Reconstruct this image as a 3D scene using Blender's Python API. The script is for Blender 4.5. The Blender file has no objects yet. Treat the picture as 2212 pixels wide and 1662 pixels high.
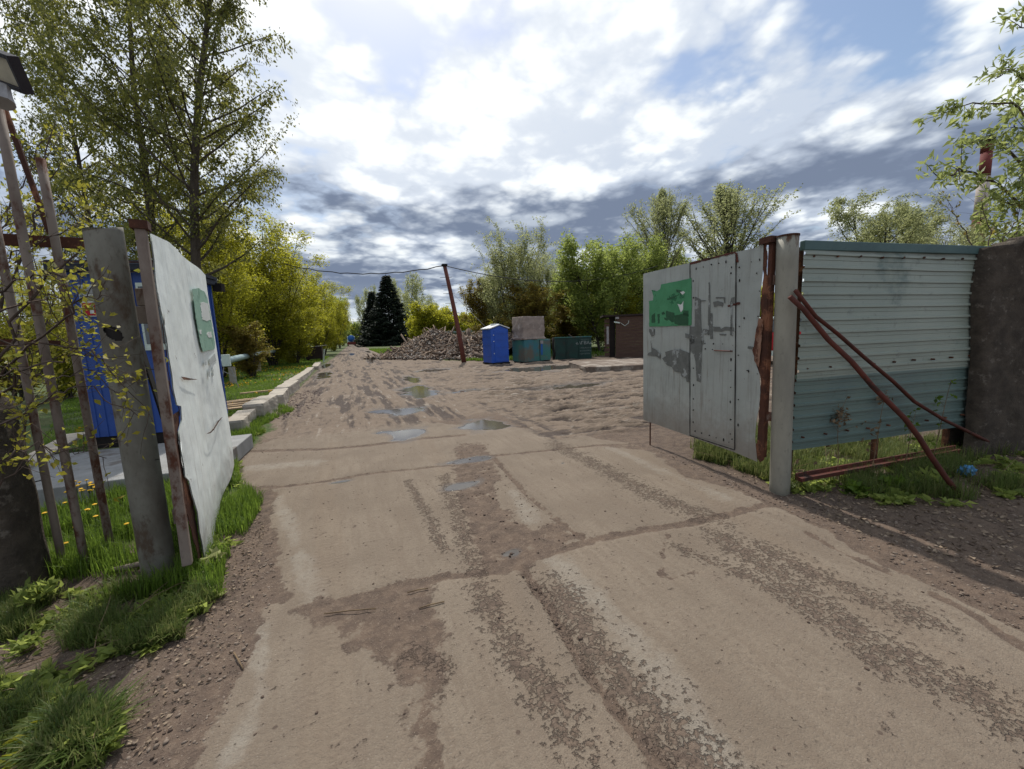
import bpy, math, random
import numpy as np
from mathutils import Vector
S = bpy.context.scene
# ------------------------------------------------------------------ camera
CAMH = 1.6
PITCH, ROLL, YAW = math.radians(7.3), math.radians(-2.2), math.radians(-22.6)
FPX, CX, CY = 838.0, 1106.0, 831.0           # survey of the photo at 2212 x 1662
def _Rx(a): c, s = math.cos(a), math.sin(a); return np.array([[1, 0, 0], [0, c, -s], [0, s, c]])
def _Rz(a): c, s = math.cos(a), math.sin(a); return np.array([[c, -s, 0], [s, c, 0], [0, 0, 1]])
RM = _Rz(YAW) @ _Rx(math.pi / 2 - PITCH) @ _Rz(ROLL)
CAMP = np.array([0, 0, CAMH])
cd = bpy.data.cameras.new('camera'); cam = bpy.data.objects.new('camera', cd)
S.collection.objects.link(cam); S.camera = cam
cd.sensor_width = 36; cd.lens = FPX / 2212 * 36; cd.clip_start = 0.05; cd.clip_end = 5000
from mathutils import Matrix
cam.matrix_world = Matrix([list(RM[i]) + [CAMP[i]] for i in range(3)] + [[0, 0, 0, 1]])
S.render.resolution_x = 1024; S.render.resolution_y = 769
S.view_settings.view_transform = 'Standard'; S.view_settings.look = 'None'
S.view_settings.exposure = 0.12; S.view_settings.gamma = 1
S.render.engine = 'CYCLES'
# ------------------------------------------------------------------ node helpers
class NT:
    def __init__(s, t): s.t = t; s.n = t.nodes; s.l = t.links; s.n.clear()
    def node(s, k, **kw):
        n = s.n.new(k)
        for a, v in kw.items(): setattr(n, a, v)
        return n
    def set(s, n, i, v):
        if v is None: return
        if isinstance(v, bpy.types.NodeSocket): s.l.new(v, n.inputs[i])
        else:
            if isinstance(v, (tuple, list)) and len(v) == 3 and n.inputs[i].type == 'RGBA': v = (*v, 1)
            n.inputs[i].default_value = v
    def math(s, op, a, b=None, c=None, clamp=False):
        n = s.node('ShaderNodeMath', operation=op); n.use_clamp = clamp
        s.set(n, 0, a); s.set(n, 1, b); s.set(n, 2, c); return n.outputs[0]
    def mix(s, f, a, b, t='RGBA', blend='MIX'):
        n = s.node('ShaderNodeMix', data_type=t); n.clamp_factor = True
        if t == 'RGBA': n.blend_type = blend; ia, ib, o = 6, 7, 2
        else: ia, ib, o = 2, 3, 0
        s.set(n, 0, f); s.set(n, ia, a); s.set(n, ib, b); return n.outputs[o]
    def ss(s, v, lo, hi, a=0.0, b=1.0):
        n = s.node('ShaderNodeMapRange', interpolation_type='SMOOTHSTEP')
        for i, x in enumerate((v, lo, hi, a, b)): s.set(n, i, x)
        return n.outputs[0]
    def noise(s, vec, scale, detail=3, rough=.55, dist=0.0, out=0):
        n = s.node('ShaderNodeTexNoise'); s.set(n, 'Vector', vec); s.set(n, 'Scale', scale)
        s.set(n, 'Detail', detail); s.set(n, 'Roughness', rough); s.set(n, 'Distortion', dist); return n.outputs[out]
    def mapping(s, vec, sc=(1, 1, 1), rot=(0, 0, 0), loc=(0, 0, 0)):
        n = s.node('ShaderNodeMapping'); s.set(n, 0, vec); s.set(n, 'Location', loc); s.set(n, 'Rotation', rot); s.set(n, 'Scale', sc)
        return n.outputs[0]
    def coord(s, o='Object'): return s.node('ShaderNodeTexCoord').outputs[o]
    def pos(s): return s.node('ShaderNodeNewGeometry').outputs['Position']
    def attr(s, name, out='Fac'): return s.node('ShaderNodeAttribute', attribute_name=name).outputs[out]
    def sep(s, v): return s.node_sep(v)
    def node_sep(s, v):
        n = s.node('ShaderNodeSeparateXYZ'); s.set(n, 0, v); return n.outputs
    def bump(s, h, strength=.5, dist=.01):
        n = s.node('ShaderNodeBump'); s.set(n, 'Strength', strength); s.set(n, 'Distance', dist); s.set(n, 'Height', h); return n.outputs[0]
    def bsdf(s, col, rough=.8, metal=0.0, normal=None, spec=.4):
        n = s.node('ShaderNodeBsdfPrincipled'); s.set(n, 'Base Color', col); s.set(n, 'Roughness', rough); s.set(n, 'Metallic', metal)
        s.set(n, 'Specular IOR Level', spec)
        if normal is not None: s.set(n, 'Normal', normal)
        return n.outputs[0]
    def out(s, sh): o = s.node('ShaderNodeOutputMaterial'); s.l.new(sh, o.inputs[0])
def mat(name):
    m = bpy.data.materials.new(name); m.use_nodes = True; return m, NT(m.node_tree)
# ------------------------------------------------------------------ world: sky with broken cloud
SUN_AZ, SUN_EL = math.radians(6), math.radians(57)     # azimuth clockwise from +Y
W = bpy.data.worlds.new('World'); S.world = W; W.use_nodes = True
def build_world():
    t = NT(W.node_tree)
    d = t.coord('Generated'); x, y, z = t.node_sep(d)
    sky = t.node('ShaderNodeTexSky', sky_type='NISHITA'); sky.sun_disc = False
    sky.sun_elevation = SUN_EL; sky.sun_rotation = SUN_AZ; sky.altitude = 150; sky.air_density = 1.2; sky.dust_density = 1.5
    bg1 = t.node('ShaderNodeBackground'); t.l.new(sky.outputs[0], bg1.inputs[0]); bg1.inputs[1].default_value = .12
    # direction projected on a cloud deck so clouds flatten toward the horizon
    zz = t.math('ADD', t.math('MAXIMUM', z, 0.0), .16)
    comb = t.node('ShaderNodeCombineXYZ'); t.set(comb, 0, t.math('DIVIDE', x, zz)); t.set(comb, 1, t.math('DIVIDE', y, zz)); t.set(comb, 2, 3.7)
    p = comb.outputs[0]
    def billow(vec, sc, amt, seed):
        wv = t.node('ShaderNodeVectorMath', operation='SCALE'); nn = t.node('ShaderNodeTexNoise'); t.set(nn, 'Vector', vec); t.set(nn, 'Scale', sc * 1.7); t.set(nn, 'Detail', 3); t.l.new(nn.outputs['Color'], wv.inputs[0]); wv.inputs['Scale'].default_value = amt
        av = t.node('ShaderNodeVectorMath', operation='ADD'); t.l.new(vec, av.inputs[0]); t.l.new(wv.outputs[0], av.inputs[1])
        vo = t.node('ShaderNodeTexVoronoi', feature='F1'); t.l.new(av.outputs[0], vo.inputs['Vector']); t.set(vo, 'Scale', sc)
        return t.math('SUBTRACT', 1.0, vo.outputs['Distance'])
    b1 = billow(p, 2.3, .55, 1); b2 = billow(p, 5.5, .25, 2)
    puff = t.math('ADD', t.math('MULTIPLY', b1, .62), t.math('MULTIPLY', b2, .38))
    n1 = t.noise(p, 1.0, 6, .58, 0)
    n2 = t.noise(t.mapping(p, loc=(3.3, 8.1, 0)), .85, 5, .55, 0)
    n3 = t.noise(t.mapping(p, loc=(1.3, 12.1, 0)), 2.4, 6, .62, 0)
    sx, sy, sz = math.sin(SUN_AZ) * math.cos(SUN_EL), math.cos(SUN_AZ) * math.cos(SUN_EL), math.sin(SUN_EL)
    dot = t.math('ADD', t.math('ADD', t.math('MULTIPLY', x, sx), t.math('MULTIPLY', y, sy)), t.math('MULTIPLY', z, sz))
    glow = t.ss(dot, .62, .99)
    form = t.math('ADD', n1, t.math('MULTIPLY', t.math('SUBTRACT', puff, .62), .45))
    cover = t.ss(t.math('ADD', form, t.math('MULTIPLY', t.ss(z, .60, .20), .09)), .30, .45)
    lit = t.math('ADD', t.math('MULTIPLY', puff, .55), t.math('MULTIPLY', n3, .45))
    wh = t.mix(t.ss(lit, .47, .62), (.58, .65, .76), (.95, .99, 1.0))
    wh = t.mix(t.math('MULTIPLY', glow, t.ss(lit, .42, .6, .4, .95)), wh, (1.08, 1.10, 1.10))
    # heavy grey-blue undersides, in a band low over the horizon
    band = t.math('MULTIPLY', t.ss(z, .44, .24), t.ss(z, .02, .09))
    dk = t.math('ADD', t.math('MULTIPLY', band, .29), t.math('SUBTRACT', n2, .085))
    dk = t.math('ADD', dk, t.math('MULTIPLY', t.math('SUBTRACT', puff, .62), -.35))
    dk = t.math('ADD', dk, t.math('MULTIPLY', t.math('SUBTRACT', n3, .5), .25))
    dk = t.math('SUBTRACT', dk, t.math('MULTIPLY', glow, .10))
    dm = t.ss(dk, .55, .76)
    darkc = t.mix(t.ss(lit, .42, .64), (.18, .225, .32), (.46, .52, .61))
    cl = t.mix(dm, wh, darkc)
    hz = t.math('MULTIPLY', t.ss(z, .14, .05), t.ss(n1, .42, .6))
    cl = t.mix(t.math('MULTIPLY', hz, .8), cl, (.60, .68, .72))
    bg2 = t.node('ShaderNodeBackground'); t.l.new(cl, bg2.inputs[0]); bg2.inputs[1].default_value = 1.0
    ms = t.node('ShaderNodeMixShader')
    t.set(ms, 0, t.math('MAXIMUM', t.math('MULTIPLY', cover, .97), dm))
    t.l.new(bg1.outputs[0], ms.inputs[1]); t.l.new(bg2.outputs[0], ms.inputs[2])
    o = t.node('ShaderNodeOutputWorld'); t.l.new(ms.outputs[0], o.inputs[0])
build_world()
sl = bpy.data.lights.new('sun', 'SUN'); sl.energy = 3.7; sl.angle = math.radians(1.0); sl.color = (1, .95, .87)
sun = bpy.data.objects.new('sun', sl); S.collection.objects.link(sun); sun.location = (0, 0, 50)
sdir = Vector((math.sin(SUN_AZ) * math.cos(SUN_EL), math.cos(SUN_AZ) * math.cos(SUN_EL), math.sin(SUN_EL)))
sun.rotation_euler = sdir.to_track_quat('Z', 'Y').to_euler()
# ------------------------------------------------------------------ geometry helpers
def ray(px, py): return RM @ np.array([(px - CX) / FPX, -(py - CY) / FPX, -1.0])
def G(px, py, z=0.0):                      # point at height z seen at that place of the survey
    d = ray(px, py); return CAMP + d * ((z - CAMH) / d[2])
def PD(px, py, depth): return CAMP + ray(px, py) * depth
def base_at(px, depth, z=0.0):             # ground point in that direction, that deep along the view axis
    lo, hi = 700.0, 3000.0
    f = lambda py: -(RM.T @ (G(px, py, z) - CAMP))[2]
    lo = 770 - .035 * px + 1
    for _ in range(60):
        m = (lo + hi) / 2
        if f(m) > depth: lo = m
        else: hi = m
    return G(px, lo, z)
def depth_of(p): return -(RM.T @ (np.array(p) - CAMP))[2]
def proj(p): q = RM.T @ (np.array(p, float) - CAMP); return CX - FPX * q[0] / q[2], CY + FPX * q[1] / q[2]
def hash2(ix, iy, seed):
    h = (ix.astype(np.int64) * 374761393 + iy.astype(np.int64) * 668265263 + seed * 1442695041) & 0xffffffff
    h = ((h ^ (h >> 13)) * 1274126177) & 0xffffffff
    return ((h ^ (h >> 16)) & 0xffff) / 65535.0
def vn(x, y, seed=0):
    ix, iy = np.floor(x), np.floor(y); fx, fy = x - ix, y - iy
    fx = fx * fx * (3 - 2 * fx); fy = fy * fy * (3 - 2 * fy)
    a = hash2(ix, iy, seed); b = hash2(ix + 1, iy, seed); c = hash2(ix, iy + 1, seed); d = hash2(ix + 1, iy + 1, seed)
    return (a * (1 - fx) + b * fx) * (1 - fy) + (c * (1 - fx) + d * fx) * fy
def fbm(x, y, seed=0, o=4):
    s = 0; a = .5; t = 0
    for i in range(o):
        s = s + a * vn(x * 2 ** i, y * 2 ** i, seed + i * 17); t += a; a *= .5
    return s / t
COL = S.collection
def mkmesh(name, V, F, m=None, smooth=False, attrs=None):
    V = np.asarray(V, np.float32).reshape(-1, 3); me = bpy.data.meshes.new(name)
    if isinstance(F, np.ndarray):
        k = F.shape[1]; n = F.shape[0]
        me.vertices.add(len(V)); me.vertices.foreach_set('co', V.ravel())
        me.loops.add(n * k); me.loops.foreach_set('vertex_index', F.astype(np.int32).ravel())
        me.polygons.add(n); me.polygons.foreach_set('loop_start', np.arange(0, n * k, k, dtype=np.int32))
        me.update(calc_edges=True)
    else:
        me.from_pydata([tuple(v) for v in V], [], F)
    if attrs:
        for an, av in attrs.items():
            a = me.attributes.new(an, 'FLOAT', 'POINT'); a.data.foreach_set('value', np.asarray(av, np.float32))
    if smooth: me.polygons.foreach_set('use_smooth', np.ones(len(me.polygons), bool))
    me.validate(); me.update()
    if m: me.materials.append(m)
    return me
def tag(o, label=None, cat=None, group=None, kind=None):
    if label: o['label'] = label
    if cat: o['category'] = cat
    if group: o['group'] = group
    if kind: o['kind'] = kind
    return o
def thing(name, label, cat, loc=(0, 0, 0), group=None):
    o = bpy.data.objects.new(name, None); COL.objects.link(o); o.location = tuple(loc); o.empty_display_size = .2
    return tag(o, label, cat, group)
def link(name, me, parent=None, loc=None):
    o = bpy.data.objects.new(name, me); COL.objects.link(o)
    if parent: o.parent = parent
    if loc is not None: o.location = tuple(loc)
    return o
def abs_loc(o):
    v = Vector((0, 0, 0))
    while o: v = v + o.location; o = o.parent
    return v
class MB:
    """collects shapes in world coordinates, builds ONE mesh object"""
    def __init__(s): s.V = []; s.F = []; s.n = 0
    def add(s, V, F):
        V = [tuple(v) for v in V]; s.V += V; s.F += [tuple(i + s.n for i in f) for f in F]; s.n += len(V); return s
    def box(s, c, size, ax=(1, 0), tilt=None, taper=0):
        ex = np.array([ax[0], ax[1], 0]); ex = ex / np.linalg.norm(ex); ey = np.array([-ex[1], ex[0], 0]); ez = np.array([0, 0, 1.0])
        if tilt is not None: ex, ey, ez = tilt
        c = np.array(c, float); h = np.array(size) / 2; V = []
        for dz in (-1, 1):
            k = 1 - taper if dz > 0 else 1
            for dx, dy in ((-1, -1), (1, -1), (1, 1), (-1, 1)):
                V.append(c + ex * dx * h[0] * k + ey * dy * h[1] * k + ez * dz * h[2])
        return s.add(V, [(3, 2, 1, 0), (4, 5, 6, 7), (0, 1, 5, 4), (1, 2, 6, 5), (2, 3, 7, 6), (3, 0, 4, 7)])
    def tube(s, pts, rad, n=8, caps=True):
        pts = [np.array(p, float) for p in pts]; V = []; F = []
        if not hasattr(rad, '__len__'): rad = [rad] * len(pts)
        up = np.array([.31, .17, .93])
        for i, p in enumerate(pts):
            t = pts[min(i + 1, len(pts) - 1)] - pts[max(i - 1, 0)]; t = t / (np.linalg.norm(t) + 1e-9)
            a = np.cross(t, up)
            if np.linalg.norm(a) < .1: a = np.cross(t, np.array([1., 0, 0]))
            a /= np.linalg.norm(a); b = np.cross(t, a)
            for k in range(n):
                th = 2 * math.pi * k / n; V.append(p + (a * math.cos(th) + b * math.sin(th)) * rad[i])
        for i in range(len(pts) - 1):
            for k in range(n):
                k2 = (k + 1) % n; F.append((i * n + k, i * n + k2, (i + 1) * n + k2, (i + 1) * n + k))
        if caps: F.append(tuple(range(n))[::-1]); F.append(tuple((len(pts) - 1) * n + k for k in range(n)))
        return s.add(V, F)
    def prism(s, poly, off):                  # planar polygon (3-D points) extruded by vector off
        P = [np.array(p, float) for p in poly]; n = len(P); off = np.array(off, float)
        V = P + [p + off for p in P]
        return s.add(V, [tuple(range(n))[::-1], tuple(range(n, 2 * n))] + [(i, (i + 1) % n, n + (i + 1) % n, n + i) for i in range(n)])
    def build(s, name, m, parent=None, smooth=False, origin=None, bevel=0):
        o0 = np.array(abs_loc(parent)) if parent else (np.array(origin) if origin is not None else np.zeros(3))
        V = np.array(s.V) - o0; me = mkmesh(name, V, s.F, m, smooth)
        o = link(name, me, parent, None if parent or origin is None else origin)
        if bevel:
            b = o.modifiers.new('bevel', 'BEVEL'); b.width = bevel; b.segments = 2; b.limit_method = 'ANGLE'
        return o
def inpoly(x, y, poly):
    ins = np.zeros(x.shape, bool); n = len(poly)
    for i in range(n):
        x1, y1 = poly[i][0], poly[i][1]; x2, y2 = poly[(i + 1) % n][0], poly[(i + 1) % n][1]
        if y1 == y2: continue
        c = ((y1 > y) != (y2 > y)) & (x < (x2 - x1) * (y - y1) / (y2 - y1) + x1); ins ^= c
    return ins
def dline(x, y, pts):
    d = np.full(x.shape, 1e9)
    for a, b in zip(pts[:-1], pts[1:]):
        vx, vy = b[0] - a[0], b[1] - a[1]; L = vx * vx + vy * vy + 1e-9
        t = np.clip(((x - a[0]) * vx + (y - a[1]) * vy) / L, 0, 1)
        d = np.minimum(d, np.hypot(x - a[0] - t * vx, y - a[1] - t * vy))
    return d
def GP(l): return [G(*p)[:2] for p in l]
def sdpoly(x, y, poly):
    d = dline(x, y, list(poly) + [poly[0]]); return np.where(inpoly(x, y, poly), d, -d)
# ------------------------------------------------------------------ materials
def surf(name, c1, c2, scale=6, rough=.8, bump=.3, bdist=.01, c3=None, s3=1.5, lo3=.55, hi3=.65, spec=.3, metal=0.0, stretch=(1, 1, 1), detail=5):
    m, t = mat(name); p = t.mapping(t.pos(), sc=stretch)
    n = t.noise(p, scale, detail, .62); f = t.noise(p, scale * 7, 3, .7)
    col = t.mix(t.ss(n, .3, .7), c1, c2); col = t.mix(t.math('MULTIPLY', t.ss(f, .58, .72), .45), col, tuple(v * .45 for v in c1))
    if c3 is not None:
        k = t.ss(t.math('ADD', t.noise(p, s3, 6, .65), t.math('MULTIPLY', t.math('SUBTRACT', f, .5), .18)), lo3, hi3); col = t.mix(k, col, c3)
        r = t.mix(k, rough, .9, 'FLOAT')
    else: r = rough
    b = t.bump(t.math('ADD', n, t.math('MULTIPLY', f, .5)), bump, bdist)
    t.out(t.bsdf(col, r, metal, b, spec)); return m
M = {}
RUST = (.085, .032, .018); RUSTL = (.20, .085, .045)
M['rust'] = surf('rusty_steel', RUST, (.05, .022, .015), 9, .9, .6, .006, RUSTL, 3.5, .52, .62)
M['rust_red'] = surf('red_brown_paint', (.11, .028, .018), (.06, .02, .014), 7, .75, .4, .004, (.035, .02, .016), 3, .55, .65)
M['post'] = surf('old_grey_paint_pipe', (.30, .285, .23), (.21, .20, .165), 5, .6, .25, .004, (.10, .055, .035), 2.6, .60, .68, stretch=(1, 1, .35))
M['frame'] = surf('worn_frame_paint', (.22, .18, .15), (.14, .105, .085), 6, .75, .35, .004, RUST, 3, .50, .60, stretch=(1, 1, .5))
M['sheet'] = surf('white_sheet_paint', (.62, .66, .65), (.52, .55, .54), 2.2, .55, .12, .01, (.30, .22, .15), 1.4, .70, .80, stretch=(1, 1, .35))
M['sheet_r'] = surf('grey_sheet_paint', (.36, .375, .36), (.29, .305, .295), 2.4, .6, .15, .01, (.22, .19, .16), 2.8, .68, .78, stretch=(1, 1, .6))
def sheetmat(name, c1, c2, streak=.5, zb=.3):
    m, t = mat(name); P = t.pos(); z = t.node_sep(P)[2]
    n = t.noise(P, 2.4, 6, .62); s1 = t.noise(t.mapping(P, sc=(9, 9, .55)), 3, 6, .68); f = t.noise(P, 30, 4, .7); b = t.noise(P, 7, 6, .7)
    c = t.mix(t.ss(n, .3, .7), c1, c2)
    c = t.mix(t.math('MULTIPLY', t.ss(s1, .50, .68), streak), c, (.17, .16, .14))
    c = t.mix(t.math('MULTIPLY', t.ss(s1, .64, .72), .55), c, (.15, .085, .05))
    c = t.mix(t.math('MULTIPLY', t.ss(f, .60, .70), .35), c, tuple(v * .5 for v in c1))
    c = t.mix(t.ss(t.math('ADD', b, t.math('MULTIPLY', f, .25)), .80, .84), c, (.09, .05, .035))
    sp = t.ss(t.math('ADD', z, t.math('MULTIPLY', t.math('SUBTRACT', b, .5), -.7)), zb + .55, zb)
    c = t.mix(t.math('MULTIPLY', sp, .6), c, (.17, .13, .10))
    h = t.math('ADD', t.math('MULTIPLY', t.noise(P, 3.2, 2, .4), 3.0), t.math('MULTIPLY', f, .15))
    t.out(t.bsdf(c, t.mix(t.ss(n, .3, .7), .45, .65, 'FLOAT'), 0, t.bump(h, .35, .02), .4)); return m
M['sheet'] = sheetmat('white_sheet_paint', (.83, .88, .85), (.74, .79, .76), .18, .02)
M['sheet_r'] = sheetmat('grey_sheet_paint', (.37, .39, .365), (.31, .33, .305), .40, .3)
M['paint_grey'] = surf('grey_overpaint', (.11, .115, .105), (.15, .155, .145), 14, .7, .1, .002, (.30, .315, .305), 9, .56, .60)
M['poster'] = surf('green_poster', (.055, .22, .10), (.075, .27, .13), 6, .55, .1, .002, (.03, .13, .06), 5, .56, .62)
M['poster_pale'] = surf('faded_green_poster', (.22, .38, .29), (.27, .43, .34), 6, .55, .1, .002, (.15, .27, .20), 7, .55, .64)
M['poster_dark'] = surf('dark_print', (.02, .075, .035), (.03, .10, .05), 12, .6, .1, .002)
M['paper'] = surf('torn_paper', (.62, .64, .62), (.5, .53, .5), 12, .8, .1, .002)
M['dark'] = surf('dark_gap', (.012, .01, .009), (.02, .016, .014), 8, .9, .2, .002)
M['teal_hi'] = surf('pale_profiled_sheet', (.275, .310, .260), (.235, .275, .235), 1.3, .34, .06, .004, (.15, .20, .19), 1.1, .58, .8, spec=.5)
M['teal_lo'] = surf('teal_profiled_sheet', (.135, .190, .165), (.11, .16, .15), 1.5, .34, .06, .004, (.17, .20, .185), 2.2, .62, .8, spec=.5)
M['teal_cap'] = surf('teal_cap', (.065, .12, .115), (.05, .095, .095), 3, .45, .1, .003)
M['conc_wall'] = surf('rough_concrete', (.085, .068, .052), (.045, .036, .028), 9, .95, 1.0, .02, (.15, .128, .105), 11, .56, .70, detail=9)
M['conc'] = surf('pale_concrete', (.40, .36, .30), (.31, .275, .23), 4, .9, .4, .008, (.20, .165, .13), 2.5, .58, .7)
M['conc_slab'] = surf('grey_slab', (.28, .28, .275), (.21, .21, .205), 4, .85, .3, .006, (.15, .135, .12), 2.1, .55, .68)
M['blue'] = surf('blue_corrugated', (.018, .070, .31), (.015, .058, .25), 2, .45, .08, .004, (.02, .05, .17), 2.5, .62, .75, spec=.5)
M['blue_toilet'] = surf('blue_plastic', (.010, .085, .46), (.012, .075, .38), 2, .38, .04, .004, spec=.5)
M['roof_white'] = surf('white_plastic', (.72, .74, .75), (.6, .62, .63), 4, .45, .05, .003)
M['roof_dark'] = surf('dark_roof', (.028, .035, .05), (.018, .02, .028), 4, .6, .3, .006, (.12, .05, .04), 4, .66, .74)
M['white'] = surf('white_trim', (.58, .66, .60), (.5, .57, .52), 5, .6, .05, .002)
M['red'] = surf('red_sign', (.42, .012, .02), (.36, .01, .018), 6, .5, .03, .001)
M['glass'] = surf('dull_glass', (.05, .06, .07), (.08, .09, .09), 3, .15, .02, .001, spec=.8)
M['dumpster'] = surf('dark_green_steel', (.012, .05, .04), (.010, .03, .026), 2.5, .5, .3, .01, (.035, .04, .03), 2.5, .58, .7)
M['tank'] = surf('teal_tank_paint', (.04, .15, .19), (.05, .17, .13), 1.3, .6, .2, .006, (.13, .12, .095), 1.1, .44, .62)
M['tank_blue'] = surf('blue_strip', (.02, .11, .36), (.02, .09, .28), 5, .5, .1, .002)
M['tarp'] = surf('dusty_tarp', (.33, .27, .23), (.23, .185, .16), 4, .85, .6, .03, (.42, .37, .33), 3, .58, .68)
M['shed'] = surf('weathered_planks', (.10, .062, .045), (.07, .042, .032), 8, .9, .5, .01, (.14, .10, .08), 6, .58, .7, stretch=(.25, .25, 3))
M['wood'] = surf('cut_timber', (.42, .30, .18), (.33, .23, .14), 9, .85, .4, .004, stretch=(1, 1, 3))
M['pipe_silver'] = surf('pipe_wrap', (.36, .46, .47), (.27, .36, .38), 7, .45, .3, .01, metal=.3)
M['bin'] = surf('dark_brown_steel', (.035, .022, .018), (.025, .016, .014), 4, .8, .4, .01)
M['pole'] = surf('red_brown_pole', (.16, .05, .035), (.11, .04, .03), 4, .8, .4, .01)
M['cable'] = surf('black_cable', (.012, .012, .014), (.02, .02, .022), 4, .6, .1, .002)
M['lampglass'] = surf('dusty_lens', (.42, .37, .26), (.35, .31, .22), 14, .4, .2, .004)
M['lampbody'] = surf('dark_lamp_body', (.03, .026, .03), (.02, .018, .022), 9, .6, .2, .003)
M['bracket'] = surf('grey_bracket', (.34, .33, .33), (.24, .23, .23), 7, .6, .2, .004)
M['chim_red'] = surf('red_band', (.16, .035, .03), (.12, .03, .025), .6, .8, .1, .02)
M['chim_white'] = surf('white_band', (.42, .36, .32), (.36, .31, .28), .6, .8, .1, .02)
M['bark'] = surf('bark', (.085, .068, .052), (.05, .04, .032), 9, .95, .8, .02, (.14, .12, .10), 5, .6, .7, stretch=(1, 1, .3))
M['bark_far'] = surf('bark_far', (.06, .05, .04), (.04, .034, .028), 3, .95, .3, .02)
M['twig'] = surf('twig_bark', (.10, .07, .055), (.06, .045, .035), 18, .9, .3, .003)
M['drystem'] = surf('dry_stalk', (.20, .14, .08), (.13, .09, .055), 18, .9, .3, .003)
M['litter'] = surf('dead_leaf', (.30, .235, .17), (.15, .105, .07), 12, .9, .2, .002)
M['bag'] = surf('blue_plastic_bag', (.03, .16, .36), (.06, .24, .46), 14, .3, .5, .01)
M['yellow'] = surf('yellow_petals', (.70, .42, .01), (.62, .35, .01), 14, .7, .1, .002)
def leafmat(name, cols, trans=.5, rough=.5):
    m, t = mat(name); a = t.attr('v')
    c = t.mix(t.ss(a, .0, .5), cols[0], cols[1]); c = t.mix(t.ss(a, .5, 1.0), c, cols[2])
    d = t.node('ShaderNodeBsdfPrincipled'); t.set(d, 'Base Color', c); t.set(d, 'Roughness', rough); t.set(d, 'Specular IOR Level', .25)
    tr = t.node('ShaderNodeBsdfTranslucent'); t.set(tr, 0, t.mix(.5, c, tuple(v * 1.6 for v in cols[2])))
    ms = t.node('ShaderNodeMixShader'); ms.inputs[0].default_value = trans
    t.l.new(d.outputs[0], ms.inputs[1]); t.l.new(tr.outputs[0], ms.inputs[2]); t.out(ms.outputs[0]); return m
L = {}
L['tall'] = leafmat('olive_birch_leaf', [(.050, .068, .026), (.115, .130, .036), (.24, .235, .05)], .5)
L['yg'] = leafmat('yellow_green_leaf', [(.10, .12, .015), (.23, .24, .02), (.42, .40, .035)], .58)
L['green'] = leafmat('fresh_green_leaf', [(.085, .125, .03), (.19, .245, .055), (.34, .39, .10)], .56)
L['pale'] = leafmat('grey_green_leaf', [(.11, .125, .06), (.23, .25, .10), (.38, .40, .19)], .55)
L['rusty'] = leafmat('bronze_young_leaf', [(.12, .08, .02), (.22, .15, .03), (.26, .24, .05)], .5)
L['spruce'] = leafmat('spruce_needle', [(.009, .015, .010), (.017, .027, .016), (.035, .048, .026)], .05, .7)
L['farspruce'] = leafmat('far_forest', [(.018, .030, .026), (.025, .042, .034), (.04, .06, .042)], .2, .8)
L['front'] = leafmat('yellow_young_leaf', [(.11, .12, .015), (.26, .21, .015), (.36, .36, .06)], .45)
L['acacia'] = leafmat('broad_leaf', [(.09, .13, .04), (.20, .25, .08), (.38, .42, .14)], .5)
L['grass'] = leafmat('grass_blade', [(.042, .078, .012), (.085, .150, .020), (.17, .25, .035)], .48)
L['grassdry'] = leafmat('mixed_grass', [(.038, .075, .014), (.085, .140, .025), (.20, .20, .08)], .45)
# ------------------------------------------------------------------ ground: one height field, split into road and verge
def grow_axis(a, b, step, lo, hi, k):
    c = list(np.arange(a, b, step)); s = step; v = c[-1]
    while v < hi: s *= k; v += s; c.append(v)
    s = step; v = c[0]; pre = []
    while v > lo: s *= k; v -= s; pre.append(v)
    return np.array(pre[::-1] + c)
def wobble(x, y, a=.12, f=1.6, seed=3): return (fbm(x * f, y * f, seed, 4) - .5) * 2 * a
ROADL = [(-.62, -3), (-.62, 1.2)] + GP([(255, 1662), (262, 1570), (330, 1500), (400, 1400), (485, 1300), (490, 1215), (560, 1120), (570, 1085), (525, 1045), (515, 985), (590, 928)]) + [(-1.7, 9.7), (-1.72, 14), (-1.75, 22), (-1.6, 32), (-1.2, 60), (0.2, 150), (1.2, 330)]
ROADR = [(5.0, 330), (4.2, 150), (3.6, 60), (3.4, 40), (4.5, 31), (6.4, 25.2), (7.9, 22.2), (11.3, 21.2), (13.6, 18.6), (19, 14), (26, 10), (26, 5.0), (9, 4.6), (4.5, 4.9), (3.9, 4.3), (3.62, 3.4), (3.55, 2.5), (3.6, 2.0), (4.3, 1.75), (6.5, 1.0), (12, -3)]
ROADP = ROADL + ROADR
CONC = [(-.35, -3)] + GP([(400, 1662), (545, 1400), (560, 1325), (620, 1290), (585, 1110), (596, 1062), (520, 1045), (516, 1005), (545, 965), (640, 930)]) + [(-.6, 8.0), (1.2, 7.4)] + GP([(1180, 925), (1300, 950), (1360, 955), (1440, 985), (1480, 1030), (1600, 1062), (1780, 1150), (1900, 1215), (2010, 1270), (2212, 1375)]) + [(2.9, 0.2), (3.4, -3)]
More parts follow.
